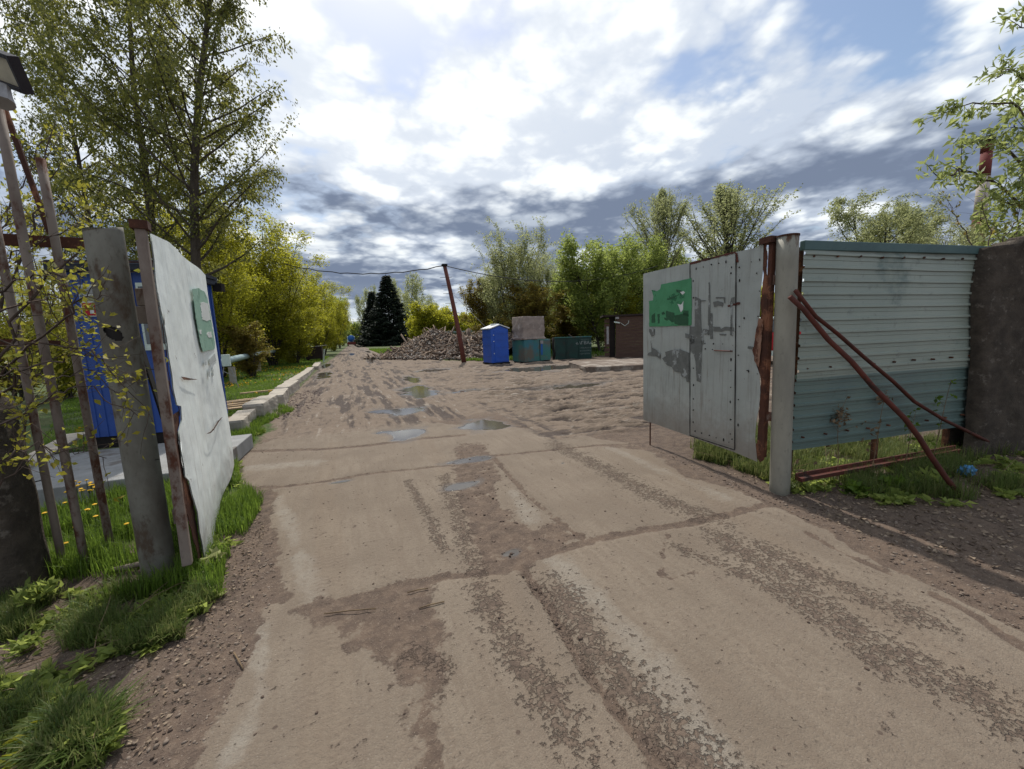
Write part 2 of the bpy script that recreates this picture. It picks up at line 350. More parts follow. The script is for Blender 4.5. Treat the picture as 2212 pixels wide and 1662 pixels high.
J = [(GP([(1130, 1225), (1200, 1330), (1270, 1450), (1330, 1530), (1400, 1610), (1450, 1662)]), .030),
     (GP([(1070, 990), (1130, 1060), (1200, 1120), (1262, 1162)]), .026),
     (GP([(540, 1052), (600, 1052), (700, 1040), (800, 1022), (900, 1012), (1010, 1000), (1060, 985), (1160, 975), (1230, 968), (1290, 962), (1390, 958)]), .034),
     (GP([(1165, 1202), (1220, 1183), (1280, 1166), (1400, 1143), (1500, 1128), (1600, 1103), (1660, 1088)]), .045),
     (GP([(670, 1310), (760, 1290), (860, 1265), (960, 1245), (1070, 1235), (1150, 1212)]), .035),
     (GP([(540, 975), (700, 970), (800, 962), (900, 948), (1000, 940)]), .06),
     (GP([(1445, 1150), (1432, 1195), (1428, 1240)]), .010), (GP([(1430, 1250), (1480, 1243), (1530, 1225)]), .008),
     (GP([(2020, 1285), (2110, 1330), (2212, 1400)]), .03), (GP([(1920, 1240), (1830, 1200), (1740, 1150)]), .02)]
MUDP = [GP([(690, 1290), (800, 1278), (900, 1252), (955, 1250), (930, 1290), (975, 1340), (955, 1400), (985, 1440), (985, 1490), (955, 1500), (940, 1560), (960, 1662), (905, 1662), (880, 1560), (890, 1480), (830, 1430), (720, 1375), (660, 1340), (640, 1315)]),
        GP([(985, 955), (1050, 958), (1095, 1050), (1180, 1118), (1262, 1162), (1165, 1202), (1130, 1235), (1050, 1240), (1015, 1180), (1000, 1110), (975, 1040)]),
        GP([(1380, 1600), (1440, 1610), (1520, 1662), (1400, 1662)]),
        GP([(1290, 960), (1400, 975), (1480, 1025), (1640, 1075), (1640, 1060), (1480, 1000), (1400, 962)])]
CLEANP = [GP([(1062, 1035), (1100, 1040), (1205, 1125), (1150, 1148), (1085, 1095)])]
PITL = [(GP([(1200, 1270), (1300, 1420), (1430, 1560), (1530, 1662)]), .17), (GP([(1560, 1160), (1700, 1260), (1900, 1400), (2100, 1500), (2212, 1560)]), .17),
        (GP([(1200, 960), (1300, 1010), (1420, 1075), (1540, 1120)]), .16), (GP([(1040, 1270), (1090, 1370), (1150, 1460), (1240, 1590)]), .12),
        (GP([(1640, 1180), (1800, 1260), (2000, 1340)]), .12), (GP([(960, 1030), (1000, 1150), (1030, 1240)]), .10),
        (GP([(880, 1410), (960, 1440)]), .08), (GP([(1460, 1180), (1600, 1240), (1760, 1330), (1900, 1440)]), .07), (GP([(880, 1040), (930, 1120), (960, 1190)]), .06)]
PALEL = [(GP([(1200, 1215), (1300, 1310), (1400, 1430), (1560, 1640)]), .14), (GP([(600, 1075), (640, 1180), (680, 1290)]), .10), (GP([(545, 1010), (680, 1000)]), .22),
         (GP([(1320, 968), (1440, 1020), (1560, 1075)]), .13), (GP([(560, 1360), (560, 1500), (500, 1640)]), .07), (GP([(1110, 1060), (1150, 1120)]), .12)]
PUDDLE = [((1043, 917), .42, .42), ((860, 887), .55, .55), ((1015, 993), .28, .10), ((905, 845), .5, 1.3), ((1240, 833), 1.3, .45), ((1215, 1000), .02, .02),
          ((1190, 795), 2.3, 1.3), ((735, 1040), .12, .05), ((1000, 1045), .22, .12), ((870, 935), .35, .5), ((1105, 1192), .07, .04), ((700, 810), .3, 2.5), ((705, 790), .3, 3.0), ((800, 780), .25, 2.5),
          ((1010, 845), .7, .25), ((890, 820), .3, 1.5), ((760, 765), .3, 5), ((795, 760), .3, 5), ((940, 800), .9, .8)]
PUDW = [(G(*c)[:2], a, b) for c, a, b in PUDDLE]
def streak_dir(x, y):
    """tyre-track coordinate in the yard: tracks leave the gate and fan out to the right"""
    th = np.arctan2(x - 0.2, np.maximum(y - 1.0, .5) * .75)
    return th, np.hypot(x, y)
def roadmask(x, y): return sdpoly(x, y, ROADP) + wobble(x, y, .10, 2.2)
def build_ground():
    xs = grow_axis(-3.2, 5.2, .032, -700, 900, 1.045); ys = grow_axis(.2, 9.5, .032, -60, 1400, 1.022)
    X, Y = np.meshgrid(xs, ys); x = X.ravel(); y = Y.ravel()
    near = (np.abs(x - 1) < 60) & (y < 400) & (y > -6)
    rm = np.full(x.shape, -5.0); rm[near] = roadmask(x[near], y[near])
    co = np.full(x.shape, -5.0); k = (np.abs(x - 1) < 8) & (y < 12); co[k] = sdpoly(x[k], y[k], CONC) + wobble(x[k], y[k], .09, 3, 8)
    mud = np.clip(.5 - co / .10, 0, 1)
    edge = np.zeros(x.shape)
    for p, w in J:
        d = dline(x[k], y[k], p) + wobble(x[k], y[k], .016, 14, 21); v = np.clip(.5 + (w - d) / .05, 0, 1); mud[k] = np.maximum(mud[k], v)
    for p in MUDP: mud[k] = np.maximum(mud[k], np.clip(.5 + (sdpoly(x[k], y[k], p) + wobble(x[k], y[k], .05, 5, 5)) / .14, 0, 1) * .80)
    for p in CLEANP: mud[k] = np.minimum(mud[k], np.clip(.5 - (sdpoly(x[k], y[k], p) + wobble(x[k], y[k], .05, 5, 6)) / .10, 0, 1))
    pit = np.zeros(x.shape)
    for p, w in PITL: pit[k] = np.maximum(pit[k], np.exp(-(dline(x[k], y[k], p) / w) ** 2))
    pale = np.zeros(x.shape)
    for p, w in PALEL: pale[k] = np.maximum(pale[k], np.exp(-((dline(x[k], y[k], p) + wobble(x[k], y[k], .06, 3, 31)) / w) ** 2))
    trk = np.zeros(x.shape); tv = np.zeros(x.shape)
    for p in (GP([(700, 1640), (712, 1400), (716, 1250), (708, 1120), (700, 1040), (722, 960)]), GP([(1560, 1090), (1700, 1190), (1900, 1330), (2150, 1500)]), GP([(1180, 1480), (1080, 1300), (1020, 1150), (960, 1010), (900, 930)]), GP([(1330, 940), (1430, 1010), (1560, 1090)])):
        trk[k] = np.maximum(trk[k], np.clip((.13 - dline(x[k], y[k], p)) / .05, 0, 1))
    wet = np.zeros(x.shape)
    for c, a, b in PUDW:
        q = np.sqrt(((x - c[0]) / a) ** 2 + ((y - c[1]) / b) ** 2); qm = q < 3; q[qm] += (fbm(x[qm] * 1.9 / min(1, a + .3), y[qm] * 2.4 / min(1, a + .3), 77, 3) - .5) * 1.5; wet = np.maximum(wet, np.clip(1.45 - q, 0, 1))
    wet = np.where(near, wet, 0)
    # yard and far road: rutted mud
    far = np.clip(np.maximum((y - 6.4) / 2.0, np.minimum((y - 4.6) / .8, (x - 2.6) / .6 + .3)), 0, 1) * (rm > -.4)
    th, rr = streak_dir(x, y); offroad = np.clip((x - 2.2) / 1.5, 0, 1) * np.clip((40 - y) / 10, 0, 1)
    r1 = fbm(th * 26 + fbm(x * .5, y * .5, 12, 2) * 3, rr * .22, 41, 4); r2 = fbm(x * 3.2 + .4 * fbm(y * .3, x * .3, 9, 2) * 8, y * .10, 43, 4)
    r3 = fbm((y + .35 * x) * 2.1 + 2.4 * fbm(x * .3, y * .3, 14, 2), x * .18, 47, 4)
    rid = (r1 * .35 + r3 * .65) * offroad + r2 * (1 - offroad)
    rid = rid * .65 + .35 * (1 - np.abs(fbm(x * 1.1 + y * .5, y * 4.2 + x * .9, 88, 4) - .5) * 4.5) * offroad + .35 * (1 - np.abs(fbm(x * 4.0, y * .35, 89, 4) - .5) * 4.5) * (1 - offroad)
    rut = np.clip(rid - .46, -.35, .35)
    z = -np.clip(mud, 0, 1) * .012 * (1 - far)
    z += (rm > -.4) * far * (rut * .25 * np.clip((75 - y) / 30, .15, 1) * (.35 + .65 * offroad) + (fbm(x * 2.4, y * 2.4, 55, 4) - .5) * .05 + (fbm(x * 9, y * 9, 56, 3) - .5) * .05 * np.clip(rid * 3 - 1, 0, 1))
    mz = (np.clip(mud, 0, 1) > .55) & (y < 9)
    z += np.where(mz, (fbm(x * 16, y * 16, 61, 3) - .5) * .022, 0)
    for p, w in (J[0], J[1]):
        z[k] -= np.exp(-(dline(x[k], y[k], p) / (w * .9)) ** 2) * .02
    cen = dline(x[k], y[k], GP([(990, 980), (1060, 1100), (1130, 1200)])); z[k] += np.exp(-(cen / .2) ** 2) * (fbm(x[k] * 12, y[k] * 12, 62, 3) - .5) * .05
    # verge rises a touch, banks beside the road
    off = np.clip(-rm / .5, 0, 1); z += np.where(near, off * (.02 + .05 * (fbm(x * 1.3, y * 1.3, 71, 3) - .3)), 0.02)
    z += np.exp(-((x - 5.6) / 1.6) ** 2 - ((y - 1.3) / .7) ** 2) * .10
    z -= wet * .015
    z = z * (1 - np.clip(wet * 2.4 - .4, 0, 1)) - .012 * np.clip(wet * 2.4 - .4, 0, 1)
    V = np.stack([x, y, z], 1); ny, nx = X.shape
    i = (np.arange(ny - 1)[:, None] * nx + np.arange(nx - 1)[None, :]).ravel()
    F = np.stack([i, i + 1, i + nx + 1, i + nx], 1)
    rmf = rm[F].mean(1); cen = V[F].mean(1)
    lawn = np.clip(np.where(x < -1.0, 1, 0) * (y > 4) + (y > 24) * 1.0, 0, 1)
    at = dict(mud=mud, pit=pit, pale=pale, wet=wet, far=far, rut=rut + .5, verge=np.clip(.5 - rm / .4, 0, 1), lawn=lawn, off=offroad, trk=trk)
    def sub(mask, name, m):
        f = F[mask]; u, inv = np.unique(f, return_inverse=True)
        me = mkmesh(name, V[u], inv.reshape(-1, 4), m, True, {a: b[u] for a, b in at.items()}); o = link(name, me); o['kind'] = 'structure'; return o
    g = groundmat()
    road = sub(rmf > 0, 'road', g); ground = sub(rmf <= 0, 'ground', g)
    return dict(x=xs, y=ys, z=z.reshape(ny, nx))
def groundmat():
    m, t = mat('trodden_concrete_and_mud'); P = t.pos()
    mud, pit, pale, wet, far, rut, verge, lawn, offa = [t.attr(a) for a in ('mud', 'pit', 'pale', 'wet', 'far', 'rut', 'verge', 'lawn', 'off')]
    nA = t.noise(P, 9, 6, .65); nB = t.noise(P, 34, 4, .65); nC = t.noise(P, 120, 3, .7); nD = t.noise(P, 1.6, 5, .6); nE = t.noise(P, 4.5, 5, .65)
    lng = t.noise(t.mapping(P, sc=(7, .8, 1)), 2.0, 5, .6)         # long tyre streaks down the road
    lng2 = t.noise(t.mapping(P, sc=(46, 3.2, 1)), 1.0, 5, .65)
    jit = t.math('ADD', t.math('MULTIPLY', t.math('SUBTRACT', nA, .5), .9), t.math('MULTIPLY', t.math('SUBTRACT', nB, .5), .55)); jit = t.math('ADD', jit, t.math('MULTIPLY', t.math('SUBTRACT', nE, .5), 1.5))
    mudf = t.ss(t.math('ADD', mud, jit), .38, .60)
    cc = t.mix(t.ss(nD, .3, .7), (.202, .162, .122), (.152, .119, .089))
    cc = t.mix(t.math('MULTIPLY', t.ss(t.math('ADD', t.math('MULTIPLY', lng, .6), t.math('MULTIPLY', nB, .4)), .44, .58), .60), cc, (.150, .114, .084))
    cc = t.mix(t.math('MULTIPLY', t.ss(lng2, .5, .7), .35), cc, (.20, .155, .115))
    cc = t.mix(t.math('MULTIPLY', t.ss(t.math('ADD', pale, t.math('MULTIPLY', t.math('SUBTRACT', nA, .5), 1.6)), .45, 1.35), .70), cc, (.27, .245, .205))
    cc = t.mix(t.math('MULTIPLY', t.ss(nC, .50, .66), .50), cc, (.135, .108, .085)); cc = t.mix(t.math('MULTIPLY', t.ss(nE, .50, .66), .35), cc, (.165, .128, .098))
    cc = t.mix(t.math('MULTIPLY', t.ss(nC, .42, .28), .40), cc, (.36, .325, .28))
    cc = t.mix(t.math('MULTIPLY', t.ss(nB, .52, .66), .50), cc, (.160, .126, .096))
    xx, yy, zz = t.node_sep(P); tb = t.math('SINE', t.math('ADD', t.math('MULTIPLY', yy, 150), t.math('MULTIPLY', t.math('ABSOLUTE', t.math('SINE', t.math('MULTIPLY', xx, 42))), 2.4)))
    tread = t.math('MULTIPLY', t.math('MULTIPLY', t.attr('trk'), t.ss(tb, -.1, .6)), t.ss(nE, .42, .60))
    cc = t.mix(t.math('MULTIPLY', t.attr('trk'), .28), cc, (.185, .14, .10)); cc = t.mix(t.math('MULTIPLY', tread, .35), cc, (.12, .09, .068))
    # sparse dark crumbs
    vo = t.node('ShaderNodeTexVoronoi', feature='F1'); t.set(vo, 'Vector', P); t.set(vo, 'Scale', 13.0); t.set(vo, 'Randomness', 1.0)
    spot = t.math('MULTIPLY', t.ss(vo.outputs['Distance'], .16, .10), t.ss(t.noise(P, 5, 2), .52, .6))
    cc = t.mix(spot, cc, (.09, .065, .05))
    pitv = t.math('MULTIPLY', t.math('ADD', t.math('MULTIPLY', nB, .62), t.math('MULTIPLY', nA, .38)), 1)
    pitf = t.math('MULTIPLY', t.ss(t.math('ADD', t.math('MULTIPLY', pit, .148), pitv), .60, .665), .9)
    mc = t.mix(t.ss(nA, .35, .65), (.125, .088, .064), (.088, .062, .047))
    mc = t.mix(t.math('MULTIPLY', t.ss(nB, .5, .66), .6), mc, (.165, .122, .09))
    mc = t.mix(t.ss(nC, .60, .74), mc, (.30, .25, .20))
    # rutted, half dry clay further in
    fn = t.noise(t.mapping(P, rot=(0, 0, .35), sc=(.55, 2.4, 1)), 2.2, 8, .68)
    fn2 = t.noise(t.mapping(P, sc=(3.2, .5, 1)), 2.2, 7, .66)
    fm = t.mix(offa, fn2, fn, 'FLOAT')
    fv = t.math('ADD', t.math('MULTIPLY', rut, .55), t.math('MULTIPLY', fm, .55))
    fc = t.mix(t.ss(fv, .49, .60), (.062, .046, .038), (.172, .130, .096)); fc = t.mix(t.math('MULTIPLY', t.ss(nE, .54, .64), .6), fc, (.085, .065, .054))
    fc = t.mix(t.math('MULTIPLY', t.ss(t.math('ADD', t.math('MULTIPLY', fm, .7), t.math('MULTIPLY', nA, .3)), .55, .62), .7), fc, (.30, .26, .215))
    fc = t.mix(t.math('MULTIPLY', t.ss(nB, .52, .66), .5), fc, (.12, .085, .065))
    base = t.mix(mudf, t.mix(pitf, cc, mc), mc)
    base = t.mix(t.ss(t.math('ADD', far, t.math('MULTIPLY', t.math('SUBTRACT', nA, .5), .8)), .35, .65), base, fc)
    # verge soil: gravelly, then lawn earth
    soil = t.mix(t.ss(nA, .35, .65), (.115, .082, .060), (.075, .052, .040)); soil = t.mix(t.ss(nC, .58, .70), soil, (.26, .215, .175))
    turf = t.mix(t.ss(nD, .35, .65), (.045, .080, .014), (.075, .085, .025)); turf = t.mix(t.ss(nA, .52, .68), turf, (.085, .065, .035))
    vs = t.mix(t.ss(t.math('ADD', lawn, t.math('MULTIPLY', t.math('SUBTRACT', nA, .5), .7)), .4, .6), soil, turf)
    base = t.mix(t.ss(t.math('ADD', verge, t.math('MULTIPLY', jit, .5)), .35, .65), base, vs)
    wf = t.ss(t.math('ADD', wet, t.math('MULTIPLY', t.math('SUBTRACT', nA, .5), .35)), .48, .56)
    damp = t.ss(t.math('ADD', wet, t.math('MULTIPLY', t.math('SUBTRACT', nA, .5), .5)), .05, .45)
    base = t.mix(t.math('MULTIPLY', damp, .6), base, (.085, .068, .058))
    base = t.mix(wf, base, (.075, .065, .056))
    rough = t.mix(t.math('MULTIPLY', damp, .5), .93, .5, 'FLOAT'); rough = t.mix(wf, rough, .07, 'FLOAT')
    h = t.math('ADD', t.math('MULTIPLY', nB, .6), t.math('MULTIPLY', nC, .35))
    h = t.math('ADD', h, t.math('MULTIPLY', mudf, -.5)); h = t.math('ADD', h, t.math('MULTIPLY', pitf, -.7))
    h = t.math('ADD', h, t.math('MULTIPLY', t.math('MULTIPLY', fm, far), 3.5))
    h = t.math('ADD', h, t.math('MULTIPLY', t.math('MULTIPLY', nA, mudf), 1.2))
    h = t.mix(wf, h, .5, 'FLOAT')
    t.out(t.bsdf(base, rough, 0.0, t.bump(h, 1.0, .018), .35)); return m
GR = build_ground()
def gz(x, y):
    i = int(np.clip(np.searchsorted(GR['x'], x) - 1, 0, len(GR['x']) - 1)); j = int(np.clip(np.searchsorted(GR['y'], y) - 1, 0, len(GR['y']) - 1)); return float(GR['z'][j, i])
def gzv(x, y):
    i = np.clip(np.searchsorted(GR['x'], x) - 1, 0, len(GR['x']) - 1); j = np.clip(np.searchsorted(GR['y'], y) - 1, 0, len(GR['y']) - 1); return GR['z'][j, i]
# ------------------------------------------------------------------ right gate
UP = np.array([0, 0, 1.0])
class Leaf:                                    # a vertical plane through two ground points
    def __init__(s, A, B):
        s.A = np.array([A[0], A[1], 0.0]); e = np.array([B[0] - A[0], B[1] - A[1], 0.0]); s.len = np.linalg.norm(e); s.e = e / s.len
        s.n = np.array([s.e[1], -s.e[0], 0.0])
        if np.dot(s.n, CAMP - s.A) < 0: s.n = -s.n
    def at(s, px, py):                         # measured point of the plane
        d = ray(px, py); t = np.dot(s.n, s.A - CAMP) / np.dot(s.n, d); p = CAMP + d * t
        return np.dot(p - s.A, s.e), p[2]
    def P(s, a, z, off=0.0): return s.A + s.e * a + UP * z + s.n * off
    def poly(s, pts, off=0.0): return [s.P(*s.at(*p), off) for p in pts]
def rag(poly, amp, step, seed):                # ragged outline of a flat measured polygon
    rnd = random.Random(seed); out = []
    n = len(poly)
    for i in range(n):
        a, b = poly[i], poly[(i + 1) % n]; L_ = math.hypot(b[0] - a[0], b[1] - a[1]); k = max(1, int(L_ / step))
        for j in range(k):
            f = j / k; out.append((a[0] + (b[0] - a[0]) * f + rnd.uniform(-amp, amp), a[1] + (b[1] - a[1]) * f + rnd.uniform(-amp, amp)))
    return out
Z5 = lambda l: [(1348.7 + .3652 * a, 472 + .3652 * b) for a, b in l]
Z1 = lambda l: [(.3044 * a, 404.6 + .3044 * b) for a, b in l]
Z2 = lambda l: [(.3246 * a, 809.2 + .3246 * b) for a, b in l]
def tri_fill(mb, poly3, off):
    from mathutils.geometry import tessellate_polygon
    P = [np.array(p) for p in poly3]; n = len(P); T = tessellate_polygon([[Vector(p) for p in P]])
    V = P + [p + np.array(off) for p in P]
    F = [tuple(t) for t in T] + [tuple(i + n for i in t)[::-1] for t in T] + [(i, (i + 1) % n, n + (i + 1) % n, n + i) for i in range(n)]
    mb.add(V, F)
def flat(name, lf, polys, m, parent, off, th=.003, ragged=0, seed=1, step=4):
    o = None
    for i, p in enumerate(polys):
        if ragged: p = rag(p, ragged, step, seed + i)
        mb = MB(); tri_fill(mb, lf.poly(p, off), lf.n * -th); o = mb.build(name, m, parent)
    return o
RPOST = G(1684, 1062); RH = 2.37
def right_gate():
    t = thing('gate_post', 'grey painted steel pipe gate post with rust streaks beside the corrugated panel', 'gate post', (RPOST[0], RPOST[1], 0))
    mb = MB(); mb.tube([RPOST + UP * z - np.array([.018, -.007, 0]) * z for z in np.linspace(-.1, RH, 14)], .085, 24); o = mb.build('pipe', M['post'], t, True)
    for p in o.data.polygons:
        if len(p.vertices) > 4: p.use_smooth = False
    mb = MB(); mb.tube([RPOST + UP * (RH - .002) - np.array([.018, -.007, 0]) * RH, RPOST + UP * (RH + .012) - np.array([.018, -.007, 0]) * RH], .090, 24); mb.build('end_cap', M['rust'], t)
    lf = Leaf(G(1648, 1062), G(1399, 959))
    zt = lambda px, py: lf.at(px, py)[1]
    g = thing('gate_leaf', 'open grey sheet metal gate leaf with a green poster and a wicket door', 'gate', tuple(lf.A))
    sh = Z5([(112, 328), (390, 262), (640, 203), (790, 172), (812, 150), (822, 160)])
    shb = Z5([(818, 300), (806, 430), (800, 560), (790, 640), (775, 700), (766, 780), (775, 850), (800, 930), (803, 1030), (795, 1120), (780, 1200), (772, 1300), (785, 1440), (655, 1385), (388, 1290), (112, 1192)])
    mb = MB(); tri_fill(mb, lf.poly(sh + shb), lf.n * -.004); mb.build('sheet', M['sheet_r'], g)
    e0, e1 = 0.0, lf.len
    mb = MB()
    s0, z0 = lf.at(*Z5([(843, 150)])[0]); s1, z1 = lf.at(*Z5([(818, 1420)])[0])
    mb.box(lf.P((s0 + s1) / 2, (z0 + z1) / 2, -.035), (.040, .05, z0 - z1), (lf.e[0], lf.e[1]))
    sb, zb0 = lf.at(*Z5([(116, 330)])[0]); _, zb1 = lf.at(*Z5([(116, 1190)])[0])
    mb.box(lf.P(sb - .02, (zb0 + zb1) / 2, -.035), (.04, .04, zb0 - zb1 - .03), (lf.e[0], lf.e[1]))
    for zz in (.42, 1.30, 2.22):
        mb.box(lf.P((s0 + sb) / 2, zz, -.035), (abs(sb - s0) - .06, .038, .04), (lf.e[0], lf.e[1]))
    mb.build('frame', M['rust'], g, bevel=.004)
    mb = MB(); mb.box(lf.P(s0, z0 + .03, -.03), (.12, .11, .055), (lf.e[0], lf.e[1])); mb.build('cap', M['rust'], g)
    rust = [Z5([(790, 158), (812, 150), (838, 152), (840, 300), (840, 420), (844, 560), (834, 640), (840, 760), (832, 830), (828, 1000), (826, 1200), (822, 1430), (800, 1440), (765, 1400), (785, 1290), (795, 1120), (800, 1030), (806, 950), (790, 900), (772, 830), (764, 780), (778, 700), (792, 640), (806, 560), (800, 500), (812, 430), (822, 330), (815, 260), (806, 190)])]
    flat('rusted_edge', lf, rust, M['rust'], g, -.006, .004, 1.3, 5, 8)
    fl = [Z5([(800, 590), (825, 600), (812, 760), (800, 880), (775, 840), (765, 780), (780, 700)])]
    flat('torn_edge', lf, fl, surf('torn_rusty_sheet', RUSTL, (.28, .17, .12), 20, .9, 1, .008, RUST, 12, .5, .6, stretch=(1, 1, .4)), g, .012, .006, 1.0, 9, 7)
    # wicket door cut in the leaf
    d = flat('wicket_door', lf, [Z5([(394, 268), (658, 222), (660, 660), (655, 1352), (394, 1276)])], M['sheet_r'], g, .005, .004)
    mb = MB(); pts = Z5([(392, 262), (390, 1284)]); pr = Z5([(664, 215), (656, 1368)])
    seam = MB()
    def strip(a, b, w, jit=.6, seed=1):
        rnd = random.Random(seed); n = 24; L1 = []; L2 = []
        dx, dy = b[0] - a[0], b[1] - a[1]; q = math.hypot(dx, dy); nx, ny = -dy / q, dx / q
        for i in range(n + 1):
            f = i / n; ww = w * rnd.uniform(1 - jit, 1 + jit); L1.append((a[0] + dx * f + nx * ww, a[1] + dy * f + ny * ww)); L2.append((a[0] + dx * f - nx * ww, a[1] + dy * f - ny * ww))
        tri_fill(seam, lf.poly(L1 + L2[::-1], .0085), lf.n * -.003)
    strip(*Z5([(391, 262), (390, 1284)]), .55, .4, 1); strip(*Z5([(664, 215), (655, 1368)]), .8, .4, 2); strip(*Z5([(390, 1284), (655, 1370)]), .7, .4, 3)
    seam.build('door_gap', M['dark'], g)
    seam = MB(); strip(*Z5([(392, 268), (660, 200)]), 1.9, .5, 5); seam.build('rusty_strip', M['rust_red'], g)
    seam = MB(); strip(*Z5([(664, 205), (672, 260)]), 2.2, .5, 6); seam.build('rusty_strip', M['rust_red'], g); seam = MB(); strip(*Z5([(615, 520), (688, 500)]), 2.2, .5, 7); seam.build('rusty_strip', M['rust_red'], g)
    rnd = random.Random(3)
    spots = [(428, 298), (470, 288), (518, 274), (562, 266), (604, 258), (410, 370), (412, 470), (683, 290), (684, 368), (755, 258), (786, 325), (637, 290), (634, 325), (710, 590), (683, 640), (712, 590), (795, 580), (730, 900), (738, 905), (677, 810), (678, 1072), (676, 1222), (634, 836), (633, 900), (632, 1000), (630, 1085), (630, 1190), (412, 886), (412, 986), (411, 1068), (411, 1134), (410, 1205), (422, 1258), (460, 1270), (506, 1284), (546, 1298), (590, 1310), (622, 1324), (640, 1306), (480, 740), (530, 742), (585, 743), (440, 735), (440, 772), (482, 772), (525, 775), (803, 245), (803, 430), (790, 920), (630, 1275), (505, 385), (636, 1190)]
    for i, (a, b) in enumerate(spots):
        (px, py), = Z5([(a, b)]); r = rnd.uniform(.9, 1.7); hh = r * rnd.choice([1, 1.2, 2.4])
        rv = MB(); tri_fill(rv, lf.poly([(px + r * math.cos(k) * rnd.uniform(.7, 1.1), py + hh * math.sin(k) * rnd.uniform(.8, 1.1)) for k in np.linspace(0, 5.4, 7)], .0095), lf.n * -.003); rv.build('bolt_hole', M['dark'], g)
    po = flat('poster', lf, [Z5([(150, 640), (150, 490), (172, 486), (176, 460), (165, 425), (195, 430), (215, 420), (220, 390), (300, 375), (400, 353), (402, 500), (402, 632), (280, 638)])], M['poster'], g, .010, .002, .5, 2, 5)
    flat('dark_print', lf, [rag(Z5(p), .8, 3, i) for i, p in enumerate([[(165, 575), (185, 560), (185, 615), (165, 618)], [(202, 565), (212, 565), (212, 620), (202, 620)], [(250, 545), (300, 560), (300, 610), (285, 615), (250, 585)], [(300, 575), (380, 560), (382, 632), (330, 632), (300, 620)], [(225, 560), (240, 552), (245, 565), (230, 572)], [(240, 585), (262, 590), (262, 605), (240, 600)], [(352, 545), (384, 545), (384, 580), (352, 570)], [(255, 478), (340, 445), (300, 470), (260, 482)], [(310, 418), (350, 432), (345, 446), (315, 436)]])], M['poster_dark'], po, .0125, .002)
    flat('torn_patch', lf, [Z5([(320, 505), (340, 512), (355, 488), (352, 540), (340, 556), (332, 535)]), Z5([(335, 436), (355, 430), (363, 440), (350, 452), (340, 444)])], M['paper'], po, .013, .002, .4, 8, 3)
    gs = [[(245, 790), (290, 778), (335, 775), (360, 785), (385, 795), (383, 970), (372, 965), (368, 945), (345, 938), (335, 912), (300, 905), (285, 880), (255, 868), (228, 828), (250, 815)],
          [(160, 722), (165, 765), (190, 775), (217, 805), (215, 830), (190, 815), (140, 810), (145, 795), (165, 790)],
          [(420, 462), (455, 478), (458, 640), (470, 690), (462, 780), (455, 970), (432, 962), (425, 850), (415, 805), (395, 790), (392, 640), (422, 640)],
          [(504, 375), (510, 380), (512, 560), (507, 690), (498, 690), (500, 560), (503, 480)], [(513, 560), (524, 562), (527, 715), (512, 712)],
          [(638, 470), (655, 466), (652, 500), (640, 520), (643, 640), (640, 695), (630, 690), (634, 560), (630, 500)], [(545, 466), (600, 466), (600, 500), (594, 500), (592, 474), (545, 474)],
          [(530, 495), (560, 488), (590, 500), (585, 522), (560, 515), (535, 525)], [(530, 640), (570, 642), (575, 655), (600, 640), (650, 645), (652, 668), (600, 662), (580, 670), (530, 668)],
          [(470, 655), (500, 652), (503, 680), (480, 688), (468, 672)], [(365, 680), (395, 690), (395, 712), (365, 705)], [(460, 718), (475, 720), (472, 745), (458, 745)], [(150, 650), (182, 655), (180, 690), (165, 700), (150, 668)], [(565, 682), (608, 684), (600, 694), (570, 692)],
          [(455, 484), (485, 484), (485, 490), (455, 492)], [(395, 690), (420, 700), (420, 740), (395, 745)], [(735, 755), (768, 760), (760, 775), (735, 770)]]
    flat('grey_overpaint', lf, [Z5(p) for p in gs], M['paint_grey'], g, .0112, .002, .35, 21, 1.6)
    mb = MB(); a = lf.P(*lf.at(*Z5([(545, 781)])[0]), .03); b = lf.P(*lf.at(*Z5([(640, 785)])[0]), .03); mb.tube([a - lf.n * .025, a, b, b - lf.n * .025], .007, 6); mb.build('door_handle', M['rust_red'], g)
    for zz in ((850, 330, 455), (850, 1155, 1280)):
        mb = MB(); q = lf.at(*Z5([(878, zz[1])])[0]); q2 = lf.at(*Z5([(895, zz[2])])[0])
        c = (lf.P(s0, q[1]) + RPOST * [1, 1, 0]); p0 = lf.P(s0 - .02, 0, -.04); dv = RPOST - p0; dv[2] = 0; dd = np.linalg.norm(dv); ex = dv / dd
        mid = p0 + ex * (dd * .45)
        zA, zB = q[1], q2[1]
        mb.box((mid[0], mid[1], zA - (zA - zB) * .25), (dd * .75, .045, (zA - zB) * .45), (ex[0], ex[1])); mb.box((mid[0] + ex[0] * .02, mid[1] + ex[1] * .02, zB + (zA - zB) * .24), (dd * .35, .055, (zA - zB) * .46), (ex[0], ex[1]))
        mb.build('hinge', M['frame'], g, bevel=.004)
    mb = MB(); q = lf.at(1402, 908); mb.tube([lf.P(q[0], q[1] + .05, -.02), lf.P(q[0], -.02, -.02)], .010, 6); mb.build('support_rod', M['rust'], g)
    return lf
RLEAF = right_gate()
